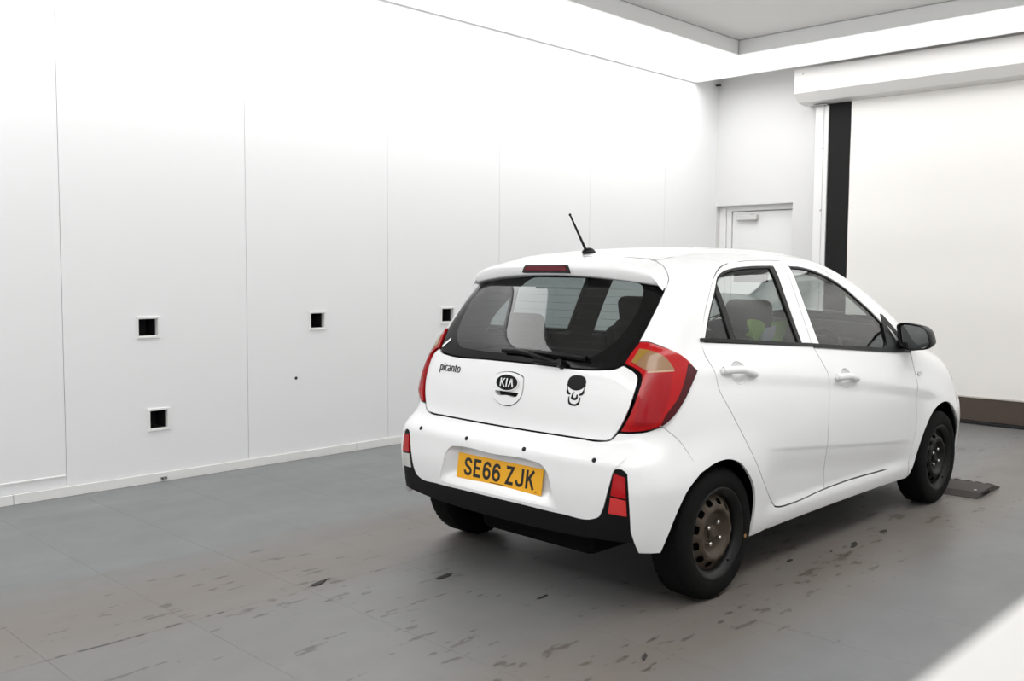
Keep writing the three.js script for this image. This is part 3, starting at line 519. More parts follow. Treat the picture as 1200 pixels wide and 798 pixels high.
// rear: tailgate, glass, spoiler, bumper
{
  const low = [[-0.495, 0.691, 0], [-0.49, 0.691, 0.247], [-0.475, 0.69, 0.42], [-0.464, 0.69, 0.51], [-0.458, 0.696, 0.551], [-0.447, 0.73, 0.58]];
  const right = cat(low, [[-0.42, 0.803, 0.611], [-0.388, 0.89, 0.624], [-0.368, 0.93, 0.624], [-0.362, 0.948, 0.619], [-0.368, 0.963, 0.604], [-0.375, 0.988, 0.556, 1]], [[-0.39, 0.972, 0.525], [-0.405, 0.966, 0.48], [-0.435, 0.965, 0.145], [-0.437, 0.966, 0]]);
  const gate = curve(R3(cat(right, rev(right.slice(1, -1)).map((p) => [p[0], p[1], -p[2], p[3]]))));
  const podHole = curve([[-0.083, 0.905], [-0.066, 0.912], [0.066, 0.912], [0.083, 0.905], [0.088, 0.885], [0.083, 0.82], [0.06, 0.796], [-0.06, 0.796], [-0.083, 0.82], [-0.088, 0.885]]);
  const tg = P_('tailgate', patch('rear', gate, { holes: [podHole], gap: 0.0028, h: 0.03 }), C.paint);
  const pod = sub('handle_pod', patch('rear', podHole, { holes: [curve([[-0.07, 0.838, 1], [0.07, 0.838, 1], [0.066, 0.829], [0, 0.825], [-0.066, 0.829]])], gap: 0.0012, off: 0.004, lip: 0.012, holeLip: 0.03, h: 0.02 }), C.paint, tg);
  sub('handle_slot', patch('rear', curve([[-0.075, 0.842, 1], [0.075, 0.842, 1], [0.066, 0.814], [0, 0.811], [-0.066, 0.814]]), { off: -0.024, lip: 0, h: 0.02 }), C.trim, tg);
  // emblem: an oval with raised letters
  const oval = (a, b, n = 40) => Array.from({ length: n }, (_, k) => [a * Math.cos(k / n * 2 * Math.PI), 0.8765 + b * Math.sin(k / n * 2 * Math.PI)]);
  sub('emblem_rim', patch('rear', oval(0.068, 0.0365), { holes: [oval(0.064, 0.0325)], off: 0.011, lip: 0.01, h: 0.012 }), C.chrome, tg);
  sub('emblem', patch('rear', oval(0.0655, 0.034), { off: 0.008, lip: 0.008, h: 0.012 }), C.gloss, tg);
  const quad = (pts) => patch('rear', curve(pts.map((p) => [p[0], p[1], 1])), { off: 0.011, lip: 0.004, h: 0.02 });
  const bar = (x0, y0, x1, y1, w) => quad([[x0 - w, y0], [x0 + w, y0], [x1 + w, y1], [x1 - w, y1]]);
  const eY = 0.8765, t = 0.0175;
  sub('emblem_letters', merge([bar(-0.036, eY - t, -0.036, eY + t, 0.0036), bar(-0.033, eY, -0.015, eY + t, 0.0042), bar(-0.03, eY + 0.001, -0.013, eY - t, 0.0042), bar(-0.001, eY - t, -0.001, eY + t, 0.0038), bar(0.013, eY - t, 0.025, eY + t, 0.004), bar(0.037, eY - t, 0.025, eY + t, 0.004)]), C.chrome, tg);
  // script on the left
  const font = await new FontLoader().loadAsync('fonts/droid/droid_sans_regular.typeface.json');
  const tx = new TextGeometry('picanto', { font, size: 0.046, depth: 0.003, curveSegments: 5, bevelEnabled: false });
  tx.computeBoundingBox(); const tw = tx.boundingBox.max.x, tp = tx.attributes.position, tn = tx.attributes.normal;
  for (let i = 0; i < tp.count; i++) { const u = -0.5 + tp.getX(i) / tw * 0.165, v = 0.892 + tp.getY(i) * 0.76, d = tp.getZ(i) + 0.0005, p = chart.rear(u, v), n = gradF(...p); tp.setXYZ(i, ...p.map((c, k) => c + n[k] * d)); }
  tx.computeVertexNormals(); sub('lettering', tx, std([0.06, 0.06, 0.06], 0.25, { metalness: 0.8 }), tg);
  // skull sticker: black shapes laid on the paint
  const K = (pts) => patch('rear', curve(pts.map(([a, b, c]) => [0.366 + a * 0.0475, 0.874 + b * 0.061, c])), { off: 0.0009, lip: 0.0006, h: 0.02 });
  const side = (s) => [K([[s * 0.98, 0.42, 1], [s * 0.86, 0.45, 1], [s * 0.8, 0.1], [s * 0.62, -0.12, 1], [s * 0.42, -0.2, 1], [s * 0.5, -0.3, 1], [s * 0.75, -0.26, 1], [s * 0.92, -0.12], [s * 0.88, 0.12]]), K([[s * 0.62, -0.42, 1], [s * 0.52, -0.38, 1], [s * 0.44, -0.72], [s * 0.18, -0.86, 1], [s * 0.2, -1.0, 1], [s * 0.55, -0.86]])];
  sub('sticker', merge([K([[-0.95, 0.56], [-0.8, 0.84], [-0.4, 1], [0, 1.02], [0.4, 1], [0.8, 0.84], [0.95, 0.56], [0.8, 0.26], [0.45, 0.08], [0, 0.02], [-0.45, 0.08], [-0.8, 0.26]]), ...side(1), ...side(-1), K([[-0.2, -0.86, 1], [0.2, -0.86, 1], [0.22, -1.0, 1], [-0.22, -1.0, 1]]),
    K([[-0.05, -0.06, 1], [-0.28, -0.2, 1], [-0.36, -0.5, 1], [-0.14, -0.62, 1], [0.14, -0.62, 1], [0.36, -0.5, 1], [0.3, -0.2, 1], [0.18, -0.26, 1], [0.14, -0.44, 1], [-0.12, -0.46, 1], [-0.14, -0.24, 1]])]), C.black, tg);
  // glass with its black border
  const gr = [[0, 0.969, 0], [0, 0.968, 0.145], [0, 0.969, 0.47], [0, 0.976, 0.525], [0, 0.996, 0.56], [0, 1.08, 0.577], [0, 1.208, 0.576], [0, 1.291, 0.561, 1], [0, 1.325, 0.48], [0, 1.345, 0.33], [0, 1.355, 0]];
  const gl = curve(R3(cat(gr, rev(gr.slice(1, -1)).map((p) => [p[0], p[1], -p[2], p[3]]))));
  const clr = [[0, 1.003, 0], [0, 1.005, 0.3], [0, 1.015, 0.4], [0, 1.06, 0.462], [0, 1.14, 0.5], [0, 1.23, 0.505], [0, 1.3, 0.47], [0, 1.32, 0.4], [0, 1.33, 0.2], [0, 1.332, 0]];
  const clear = curve(R3(cat(clr, rev(clr.slice(1, -1)).map((p) => [p[0], p[1], -p[2], p[3]]))));
  sub('glass_border', patch('rear', gl, { holes: [clear], gap: 0.002, off: -0.003, lip: 0.01, holeLip: 0, h: 0.03 }), C.gloss, tg);
  sub('rear_glass', patch('rear', inset(clear, -0.004), { off: -0.0035, lip: 0, h: 0.04 }), C.privacy, tg);
  const heat = []; for (let k = 0; k < 9; k++) heat.push(tube([-0.44, -0.2, 0, 0.2, 0.44].map((z) => onSkin('rear', z, 1.04 + k * 0.031, -0.005)), 0.0006, 16, 4));
  sub('heater_wires', merge(heat), std([0.12, 0.09, 0.07], 0.6), tg);
  sub('window_sticker', patch('rear', curve([[-0.54, 1.002, 1], [-0.53, 0.994, 1], [-0.485, 1.03, 1], [-0.494, 1.042, 1]]), { off: 0.0006, lip: 0, h: 0.02 }), std([0.8, 0.8, 0.8], 0.6), tg);
  // wiper
  const wp = (z, y, o) => onSkin('rear', z, y, o);
  const blade = tube([wp(-0.065, 1.006, 0.014), wp(0.05, 1.008, 0.016), wp(0.2, 1.006, 0.016), wp(0.39, 1.0, 0.012)], 0.0115, 30, 8);
  sub('wiper_blade', blade, C.black, tg);
  const arm = merge([tube([wp(0.27, 0.974, 0.022), wp(0.2, 0.982, 0.028), wp(0.1, 0.998, 0.03), wp(0.02, 1.006, 0.028)], 0.0085, 24, 8), cyl(wp(0.275, 0.972, -0.002), wp(0.275, 0.972, 0.032), 0.02, 0.016), tube([wp(0.13, 0.976, 0.012), wp(0.2, 0.974, 0.02), wp(0.275, 0.972, 0.024)], 0.011, 12, 8)]);
  sub('wiper_arm', arm, C.black, tg);
  // spoiler lofted from glass edge, over its crease, up to the roof joint
  const gapAt = (s) => { const a = s * (GAPC.length + 0), l = [[-0.017, 1.43, 0], ...GAPC], i = Math.min(l.length - 2, Math.floor(a)), f = a - i; return [0, 1, 2].map((c) => l[i][c] * (1 - f) + l[i + 1][c] * f); };
  const rows = 22, cols = 60, pos = [], idx = [];
  for (let j = 0; j <= cols; j++) {
    const q = -1 + 2 * j / cols, s = Math.sin(Math.abs(q) * Math.PI / 2) * 0.35 + Math.abs(q) * 0.65, sg = q < 0 ? -1 : 1, zb = 0.57 * s, zc = 0.573 * s;
    const B = [-0.222 + 0.28 * zb * zb, 1.343 - 0.135 * zb * zb, zb], Cc = [-0.234 + 0.28 * zc * zc, 1.39 - 0.05 * zc * zc - (0.6 + 0.75 * smooth(0.9, 1, s)) * Math.max(0, zc - 0.33) ** 2, zc], G = gapAt(s * 0.999);
    const I = [B[0] + 0.045, B[1] - 0.006, B[2] * 0.985];
    const Mx = [0, 1, 2].map((c) => (Cc[c] * 0.5 + G[c] * 0.5)), lift = 0.014 * (1 - s * s * 0.7); Mx[1] += lift;
    const pts = [I, B, [B[0] - 0.006, B[1] + 0.006, B[2]], [Cc[0] - 0.002, Cc[1] - 0.012, Cc[2]], [Cc[0] + 0.006, Cc[1] - 0.002, Cc[2]], [Cc[0] + 0.03, Cc[1] + 0.006 + 0.004 * (1 - s), Cc[2] * 0.995], Mx, [G[0] * 0.85 + Mx[0] * 0.15, G[1] * 0.85 + Mx[1] * 0.15 + lift * 0.2, G[2] * 0.85 + Mx[2] * 0.15], [G[0] - 0.003, G[1] + 0.001, G[2]], [G[0] - 0.003, G[1] - 0.014, G[2]]];
    const cv = new THREE.CatmullRomCurve3(pts.map((p) => V(p[0], p[1], p[2] * sg)), false, 'centripetal');
    for (let i = 0; i <= rows; i++) { const p = cv.getPoint(i / rows); pos.push(p.x, p.y, p.z); }
  }
  for (let j = 0; j < cols; j++) for (let i = 0; i < rows; i++) { const a = j * (rows + 1) + i, b = a + rows + 1; idx.push(a, a + 1, b, b, a + 1, b + 1); }
  const sg = new THREE.BufferGeometry(); sg.setAttribute('position', new THREE.Float32BufferAttribute(pos, 3)); sg.setAttribute('uv', new THREE.Float32BufferAttribute(new Float32Array(pos.length / 3 * 2), 2)); sg.setIndex(idx); sg.computeVertexNormals();
  const sp = P_('spoiler', sg, C.paint);
  const bl = (w, h, d, x) => { const s = new THREE.Shape(); s.moveTo(-w, -h); s.lineTo(w, -h); s.quadraticCurveTo(w * 0.98, h, w * 0.82, h); s.lineTo(-w * 0.82, h); s.quadraticCurveTo(-w * 0.98, h, -w, -h); const g = new THREE.ExtrudeGeometry(s, { depth: d, bevelEnabled: true, bevelSize: 0.002, bevelThickness: 0.002, bevelSegments: 2, curveSegments: 8 }); g.rotateY(-Math.PI / 2); g.rotateZ(-0.16); g.translate(x, 1.3665, 0); return g; };
  sub('brake_light_surround', bl(0.139, 0.0165, 0.03, -0.205), C.seal, sp);
  sub('brake_light', bl(0.126, 0.0095, 0.03, -0.2085), std([0.11, 0.003, 0.01], 0.2, { specularIntensity: 0.5 }), sp);
}
{
  const blackEdge = [[-0.559, 0.39, 0], [-0.552, 0.388, 0.2], [-0.539, 0.384, 0.383], [-0.522, 0.388, 0.53], [-0.519, 0.4, 0.556], [-0.519, 0.424, 0.572], [-0.518, 0.495, 0.595], [-0.508, 0.58, 0.614, 1], [-0.505, 0.598, 0.625], [-0.497, 0.6, 0.65], [-0.493, 0.585, 0.673, 1], [-0.486, 0.363, 0.688, 1]];
  const white = cat([[-0.497, 0.687, 0, 1], [-0.49, 0.687, 0.247], [-0.475, 0.686, 0.42], [-0.464, 0.686, 0.515], [-0.456, 0.694, 0.556], [-0.439, 0.726, 0.587, 1], [-0.416, 0.729, 0.643], [-0.381, 0.738, 0.689], [-0.347, 0.752, 0.714], [-0.333, 0.755, 0.722, 1]], SEAM.slice(1, 3), mark(ARCH_R0, 0), [[-0.452, 0.274, 0.703, 1], [-0.47, 0.314, 0.696]], mark(rev(blackEdge), 0, 1, 4, -1));
  const wl = curve(W3(white)); const rec = W3([[-0.56, 0.578, 0, 1], [-0.55, 0.578, 0.235], [-0.55, 0.572, 0.272], [-0.549, 0.555, 0.298], [-0.545, 0.48, 0.33], [-0.542, 0.404, 0.36, 1], [-0.56, 0.404, 0, 1]]);
  const recLoop = curve(rec);
  const outer = wl;
  // join: start at the top centre, round the outside to the bottom centre, then up round the recess
  const start = outer.findIndex((p) => Math.abs(p[0]) < 1e-6 && p[1] > 0.6), end = outer.findIndex((p) => Math.abs(p[0]) < 1e-6 && p[1] < 0.5);
  const run = []; for (let i = start; ; i = (i + 1) % outer.length) { run.push(outer[i]); if (i === end) break; }
  const rb = recLoop.findIndex((p) => Math.abs(p[0]) < 1e-6 && p[1] < 0.45), rt = recLoop.findIndex((p) => Math.abs(p[0]) < 1e-6 && p[1] > 0.5);
  const up = []; for (let i = rb; ; i = (i + recLoop.length - 1) % recLoop.length) { up.push(recLoop[i]); if (i === rt) break; }
  const bump = P_('rear_bumper', both(patch('wrap', [...run, ...up], { gap: 0.0008, h: 0.03, half: true, lip: 0.022 })), C.paint);
  const tray = W3([[-0.56, 0.582, 0, 1], [-0.55, 0.582, 0.24], [-0.55, 0.576, 0.277], [-0.549, 0.557, 0.303], [-0.545, 0.48, 0.335], [-0.542, 0.399, 0.366, 1], [-0.56, 0.399, 0, 1]]);
  sub('plate_recess', both(patch('wrap', curve(tray), { off: (u, v, p) => -0.001 - 0.046 * smooth(0.4, 0.46, v) * smooth(0.375 - (v - 0.4) * 0.36, 0.3 - (v - 0.4) * 0.36, Math.abs(p[2])), lip: 0, h: 0.02 })), C.paint, bump);
  const val = cat(mark(blackEdge, 0), [[-0.45, 0.315, 0.672, 1], [-0.505, 0.305, 0.5], [-0.53, 0.3, 0.25], [-0.54, 0.3, 0, 1]]);
  const vl = P_('bumper_valance', both(patch('wrap', curve(W3(val)), { h: 0.03, half: true, lip: 0.05, off: -0.003 })), C.trim);
  const refl = (t0, t1) => { const A = [-0.507, 0.587, 0.618], B = [-0.495, 0.576, 0.667], D = [-0.516, 0.418, 0.598], E = [-0.495, 0.416, 0.68]; const L = (p, q, t) => p.map((v, i) => v + (q[i] - v) * t); return curve(W3([[...L(A, D, t0), 1], [...L(B, E, t0), 1], [...L(B, E, t1), 1], [...L(A, D, t1), 1]])); };
  for (const s of [0, 1]) {
    const f = s ? mirror : (g) => g;
    sub('reflector', f(patch('wrap', refl(0.02, 0.55), { gap: 0.002, off: 0.003, lip: 0.008, h: 0.02 })), C.lensRed, vl);
    sub(s ? 'reversing_lamp' : 'fog_lamp', f(patch('wrap', refl(0.57, 0.98), { gap: 0.002, off: 0.002, lip: 0.008, h: 0.02 })), s ? C.lensClear : C.lensBright, vl);
  }
  for (const z of [-0.527, -0.176, 0.176, 0.527]) { const p = onSkin('rear', z, 0.621), n = gradF(...p); sub('parking_sensor', cyl(p.map((v, i) => v - n[i] * 0.01), p.map((v, i) => v + n[i] * 0.0018), 0.0105, 0.0095, 24), C.black, bump); }
  // number plate
  const cw = 1040, ch = 222, cv = document.createElement('canvas'); cv.width = cw; cv.height = ch; const c = cv.getContext('2d');
  c.fillStyle = '#f0ae12'; c.fillRect(0, 0, cw, ch); c.strokeStyle = '#0a0a0a'; c.fillStyle = '#0a0a0a'; c.lineWidth = 27; c.lineCap = 'butt'; c.lineJoin = 'miter';
  const glyph = {
    S: (x, y) => { c.moveTo(x + 84, y + 44); c.bezierCurveTo(x + 84, y + 4, x + 14, y + 2, x + 14, y + 44); c.bezierCurveTo(x + 14, y + 82, x + 86, y + 76, x + 86, y + 116); c.bezierCurveTo(x + 86, y + 156, x + 12, y + 156, x + 12, y + 112); },
    E: (x, y) => { c.moveTo(x + 92, y + 13); c.lineTo(x + 16, y + 13); c.lineTo(x + 16, y + 145); c.lineTo(x + 92, y + 145); c.moveTo(x + 16, y + 77); c.lineTo(x + 82, y + 77); },
    6: (x, y) => { c.moveTo(x + 86, y + 42); c.bezierCurveTo(x + 82, y + 2, x + 14, y + 2, x + 14, y + 72); c.lineTo(x + 14, y + 106); c.moveTo(x + 86, y + 106); c.ellipse(x + 50, y + 106, 36, 39, 0, 0, 2 * Math.PI); },
    Z: (x, y) => { c.moveTo(x + 6, y + 13); c.lineTo(x + 86, y + 13); c.lineTo(x + 16, y + 145); c.lineTo(x + 94, y + 145); },
    J: (x, y) => { c.moveTo(x + 82, y); c.lineTo(x + 82, y + 106); c.bezierCurveTo(x + 82, y + 158, x + 12, y + 158, x + 12, y + 106); },
    K: (x, y) => { c.moveTo(x + 15, y); c.lineTo(x + 15, y + 158); c.moveTo(x + 90, y + 2); c.lineTo(x + 22, y + 88); c.moveTo(x + 42, y + 64); c.lineTo(x + 92, y + 158); },
  };
  let x = 92; for (const l of 'SE66 ZJK') { if (l === ' ') { x += 44; continue; } c.beginPath(); glyph[l](x, 30); c.stroke(); x += 119; }
  c.fillRect(430, 202, 180, 6); c.fillRect(966, 200, 20, 5);
  const pt = new THREE.CanvasTexture(cv); pt.colorSpace = THREE.SRGBColorSpace;
  const g = new RoundedBoxGeometry(0.52, 0.111, 0.003, 2, 0.0014); const gp = g.attributes.position, gu = g.attributes.uv; for (let i = 0; i < gp.count; i++) gu.setXY(i, gp.getX(i) / 0.52 + 0.5, gp.getY(i) / 0.111 + 0.5);
  g.rotateY(-Math.PI / 2); g.rotateZ(-0.1338); g.translate(-0.523, 0.489, 0); sub('number_plate', g, std([1, 1, 1], 0.4, { map: pt }), bump);
}
// tail lamps
{
  const outline = curve(W3(LAMP));
  const bulge = (u, v, p) => 0.006 + 0.012 * smooth(0.57, 0.68, p[2]) * smooth(1.07, 1.02, v) * smooth(0.73, 0.78, v);
  const reg = (l, o = 0) => ({ o: curve(W3(l)), off: (u, v, p) => bulge(u, v, p) + o });
  const upper = reg([[-0.318, 1.05, 0.591, 1], [-0.292, 1.041, 0.631], [-0.261, 1.012, 0.668], [-0.245, 0.968, 0.696, 1], [-0.335, 0.964, 0.642, 1], [-0.356, 1.0, 0.581, 1]], 0.0015);
  const ora = reg([[-0.318, 1.048, 0.593, 1], [-0.296, 1.045, 0.622, 1], [-0.348, 0.993, 0.594, 1], [-0.354, 1.001, 0.583, 1]], 0.003);
  const inner = reg([[-0.335, 0.955, 0.648, 1], [-0.262, 0.952, 0.698, 1], [-0.3, 0.84, 0.7], [-0.35, 0.77, 0.68], [-0.405, 0.757, 0.63, 1], [-0.388, 0.83, 0.638]], 0.0015);
  const edge = reg([[-0.16, 0.99, 0.7, 1], [-0.12, 0.957, 0.716, 1], [-0.17, 0.912, 0.728], [-0.251, 0.835, 0.736], [-0.302, 0.789, 0.731], [-0.345, 0.758, 0.714], [-0.33, 0.785, 0.712], [-0.26, 0.86, 0.722]], 0.0012);
  for (const s of [0, 1]) {
    const f = s ? mirror : (g) => g;
    const lamp = P2('tail_lamp', f(patch('wrap', outline, { gap: 0.0055, off: bulge, lip: 0.03, h: 0.018 })), C.lensRed, car);
    sub('gasket', f(patch('wrap', outline, { gap: 0.0004, off: -0.004, lip: 0, h: 0.03 })), C.gasket, lamp);
    sub('lamp_window', f(patch('wrap', upper.o, { off: upper.off, lip: 0.002, h: 0.02 })), C.lensAmber, lamp);
    sub('indicator_lens', f(patch('wrap', ora.o, { off: ora.off, lip: 0.002, h: 0.02 })), C.lensOrange, lamp);
    sub('lamp_trim', f(patch('wrap', curve(W3([[-0.336, 0.963, 0.642, 1], [-0.246, 0.967, 0.696, 1], [-0.247, 0.9605, 0.697, 1], [-0.337, 0.9565, 0.645, 1]])), { off: upper.off, lip: 0.002, h: 0.02 })), C.lensTrim, lamp);
    sub('brake_lens', f(patch('wrap', inner.o, { off: inner.off, lip: 0.002, h: 0.02 })), C.lensDeep, lamp);
    sub('lamp_edge', f(patch('wrap', edge.o, { off: edge.off, lip: 0.002, h: 0.02 })), C.lensEdge, lamp);
  }
}
// aerial, mirrors, wheels
{
  const b = onSkin('top', 0.063, 0); const base = new THREE.SphereGeometry(0.045, 20, 12, 0, 2 * Math.PI, 0, Math.PI / 2); base.scale(1, 0.62, 0.5); base.translate(b[0], b[1] - 0.002, 0);
  const ae = P_('aerial', base, C.black); sub('mast', merge([cyl([b[0] - 0.02, b[1] + 0.012, 0], [-0.073, 1.617, 0], 0.0068, 0.0042, 10), new THREE.SphereGeometry(0.0062, 8, 6).translate(-0.073, 1.617, 0)]), C.black, ae);
}
{
  const o = [[1.085, 0.742], [1.093, 0.76], [1.09, 0.825], [1.078, 0.875], [1.056, 0.9], [1.016, 0.916], [0.982, 0.921], [0.962, 0.905], [0.951, 0.86], [0.949, 0.796], [0.966, 0.765], [1.0, 0.75], [1.04, 0.743]].map(([y, z]) => [z, y]);
  const lp = curve(o, 0.008); const s = new THREE.Shape(lp.map((p) => new THREE.Vector2(p[0], p[1])));
  const c = [0.83, 1.02], N = lp.length, pos = [], idx = [], rings = [[1.79, 0.985], [1.792, 1.0], [1.84, 0.99], [1.9, 0.88], [1.945, 0.62], [1.962, 0.3], [1.965, 0]];
  for (const [x, k] of rings) for (const p of lp) pos.push(x, c[1] + (p[1] - c[1]) * k, c[0] + (p[0] - c[0]) * k);
  for (let r = 0; r < rings.length - 1; r++) for (let i = 0; i < N; i++) { const a = r * N + i, b = r * N + (i + 1) % N; idx.push(a, a + N, b, b, a + N, b + N); }
  const inn = [[1.788, 0.94], [1.8, 0.9], [1.805, 0.86]]; const base = pos.length / 3;
  for (const [x, k] of inn) for (const p of lp) pos.push(x, c[1] + (p[1] - c[1]) * k, c[0] + (p[0] - c[0]) * k);
  for (let i = 0; i < N; i++) { const b = (i + 1) % N; idx.push(i, b, base + i, b, base + b, base + i); for (let r = 0; r < 2; r++) { const a = base + r * N + i, d = base + r * N + b; idx.push(a, d, a + N, d, d + N, a + N); } }
  const g = new THREE.BufferGeometry(); g.setAttribute('position', new THREE.Float32BufferAttribute(pos, 3)); g.setAttribute('uv', new THREE.Float32BufferAttribute(new Float32Array(pos.length / 3 * 2), 2)); g.setIndex(idx); g.computeVertexNormals();
  const arm = merge([rbox(1.8, 1.92, 0.952, 0.99, 0.7, 0.8, 0.014)]);
  const wing = new THREE.ShapeGeometry(new THREE.Shape(lp.map((p) => new THREE.Vector2(-(c[0] + (p[0] - c[0]) * 0.88), c[1] + (p[1] - c[1]) * 0.88)))); wing.rotateY(-Math.PI / 2);
  const wpz = wing.attributes.position; for (let i = 0; i < wpz.count; i++) wpz.setXYZ(i, 1.802 + (0.9 - Math.abs(wpz.getZ(i))) * 0.06, wpz.getY(i), Math.abs(wpz.getZ(i))); wing.computeVertexNormals();
  for (const sd of [0, 1]) {
    const f = sd ? mirror : (q) => q.clone();
    const m = P2('door_mirror', f(merge([toCreasedNormals(g, 0.7), arm])), C.black, car);
    sub('mirror_glass', f(wing), C.mirror, m);
  }
}
{
  const R = 0.277, sh = [[0.178, -0.06], [0.19, -0.079], [0.215, -0.0845], [0.245, -0.082], [0.264, -0.073], [0.2735, -0.06], [0.2765, -0.03], [R, 0], [0.2765, 0.03], [0.2735, 0.06], [0.264, 0.073], [0.245, 0.082], [0.215, 0.0845], [0.19, 0.079], [0.178, 0.06], [0.2, 0.0], [0.178, -0.06]];
  const tyreG = new THREE.LatheGeometry(sh.map((p) => new THREE.Vector2(p[0], p[1])), 72); tyreG.rotateX(Math.PI / 2);
  const treads = []; for (let k = 0; k < 60; k++) for (const s of [-1, 1]) { const b = box(-0.0085, 0.0085, -0.0016, 0.0016, 0, 0.032); b.rotateY(s * 0.35); b.translate(0, 0.2748, s < 0 ? -0.06 : 0.028); b.rotateZ(k / 60 * 2 * Math.PI + (s > 0 ? 0.05 : 0)); treads.push(b); }
  const barrel = new THREE.LatheGeometry([[0.172, -0.07], [0.168, 0.05], [0.17, 0.062], [0.178, 0.066], [0.186, 0.071], [0.192, 0.079], [0.195, 0.0795], [0.191, 0.0815], [0.183, 0.079], [0.174, 0.0715], [0.165, 0.064], [0.158, 0.05], [0.157, -0.07]].map((p) => new THREE.Vector2(...p)), 72); barrel.rotateX(Math.PI / 2);
  // pressed steel disc: a dished ring with twelve slots, a raised shoulder and a sunken hub
  const N = 144, prof = [[0.02, 0.016], [0.05, 0.016], [0.07, 0.018], [0.08, 0.022], [0.088, 0.032], [0.095, 0.043], [0.102, 0.047], [0.11, 0.046], [0.117, 0.043], [0.123, 0.038], [0.13, 0.032], [0.138, 0.026], [0.146, 0.021], [0.154, 0.018], [0.16, 0.012]];
  const pos = [], idx = [];
  const F2 = prof.length, fine = []; for (let i = 0; i < F2 - 1; i++) for (let k = 0; k < 4; k++) { const t = k / 4; fine.push([prof[i][0] * (1 - t) + prof[i + 1][0] * t, prof[i][1] * (1 - t) + prof[i + 1][1] * t]); } fine.push(prof[F2 - 1]);
  for (const [r, z] of fine) for (let k = 0; k < N; k++) { const a = k / N * 2 * Math.PI; pos.push(r * Math.cos(a), r * Math.sin(a), z + 0.026 + 0.003 * Math.cos(12 * a) * smooth(0.1, 0.125, r) * smooth(0.155, 0.14, r)); }
  for (let i = 0; i < fine.length - 1; i++) for (let k = 0; k < N; k++) {
    const r = (fine[i][0] + fine[i + 1][0]) / 2, a = (k + 0.5) / N * 2 * Math.PI, da = ((a / (2 * Math.PI) * 12) % 1 - 0.5) / 12 * 2 * Math.PI;
    if (((r - 0.133) / 0.0135) ** 2 + (da * r / 0.0185) ** 2 < 1) continue;
    const p = i * N + k, q = i * N + (k + 1) % N; idx.push(p, p + N, q, q, p + N, q + N);
  }
  const disc = new THREE.BufferGeometry(); disc.setAttribute('position', new THREE.Float32BufferAttribute(pos, 3)); disc.setAttribute('uv', new THREE.Float32BufferAttribute(new Float32Array(pos.length / 3 * 2), 2)); disc.setIndex(idx); disc.computeVertexNormals();
  const slots = []; for (let k = 0; k < 12; k++) { const a = (k + 0.5) / 12 * 2 * Math.PI, s = new THREE.SphereGeometry(1, 12, 8); s.scale(0.0145, 0.0195, 0.004); s.rotateZ(a); s.translate(0.133 * Math.cos(a), 0.133 * Math.sin(a), 0.038); slots.push(s); }
  const drum = merge([cyl([0, 0, -0.06], [0, 0, 0.03], 0.145, 0.145, 40)]);
  const hub = merge([cyl([0, 0, 0.036], [0, 0, 0.056], 0.03, 0.027, 28), cyl([0, 0, 0.056], [0, 0, 0.06], 0.02, 0.018, 28)]);
  const nuts = [0, 1, 2, 3].map((k) => { const a = Math.PI / 4 + k * Math.PI / 2 + 0.2; return merge([cyl([0.05 * Math.cos(a), 0.05 * Math.sin(a), 0.04], [0.05 * Math.cos(a), 0.05 * Math.sin(a), 0.062], 0.0098, 0.0095, 6), new THREE.SphereGeometry(0.0085, 10, 6).scale(1, 1, 0.6).translate(0.05 * Math.cos(a), 0.05 * Math.sin(a), 0.062)]); });
  const valve = cyl([0.1, -0.135, 0.05], [0.098, -0.132, 0.074], 0.004, 0.0035, 8);
  for (const [x, s, dusty] of [[0, 1, 1], [2.385, 1, 0], [0, -1, 1], [2.385, -1, 0]]) {
    const w = new THREE.Group(); w.name = 'wheel'; w.position.set(x - 1.2, R, s * 0.692); if (s < 0) w.rotation.y = Math.PI; car.add(w);
    const m = dusty ? C.rimDusty : C.rimBlack;
    part('tyre', merge([tyreG, ...treads]), C.tyre, w); part('rim', barrel, C.rimBlack, w); part('wheel_disc', disc, m, w); part('brake_drum', merge([drum, ...slots]), C.under, w); part('hub', hub, m, w);
    for (const n of nuts) part('wheel_nut', n, C.nut, w);
    part('valve', valve, C.black, w);
    if (x === 0 && s > 0) part('tyre_mark', cyl([0.208, -0.048, 0.0822], [0.208, -0.048, 0.0852], 0.009, 0.008, 14), std([0.3, 0.16, 0.05], 0.7), w);
  }
}
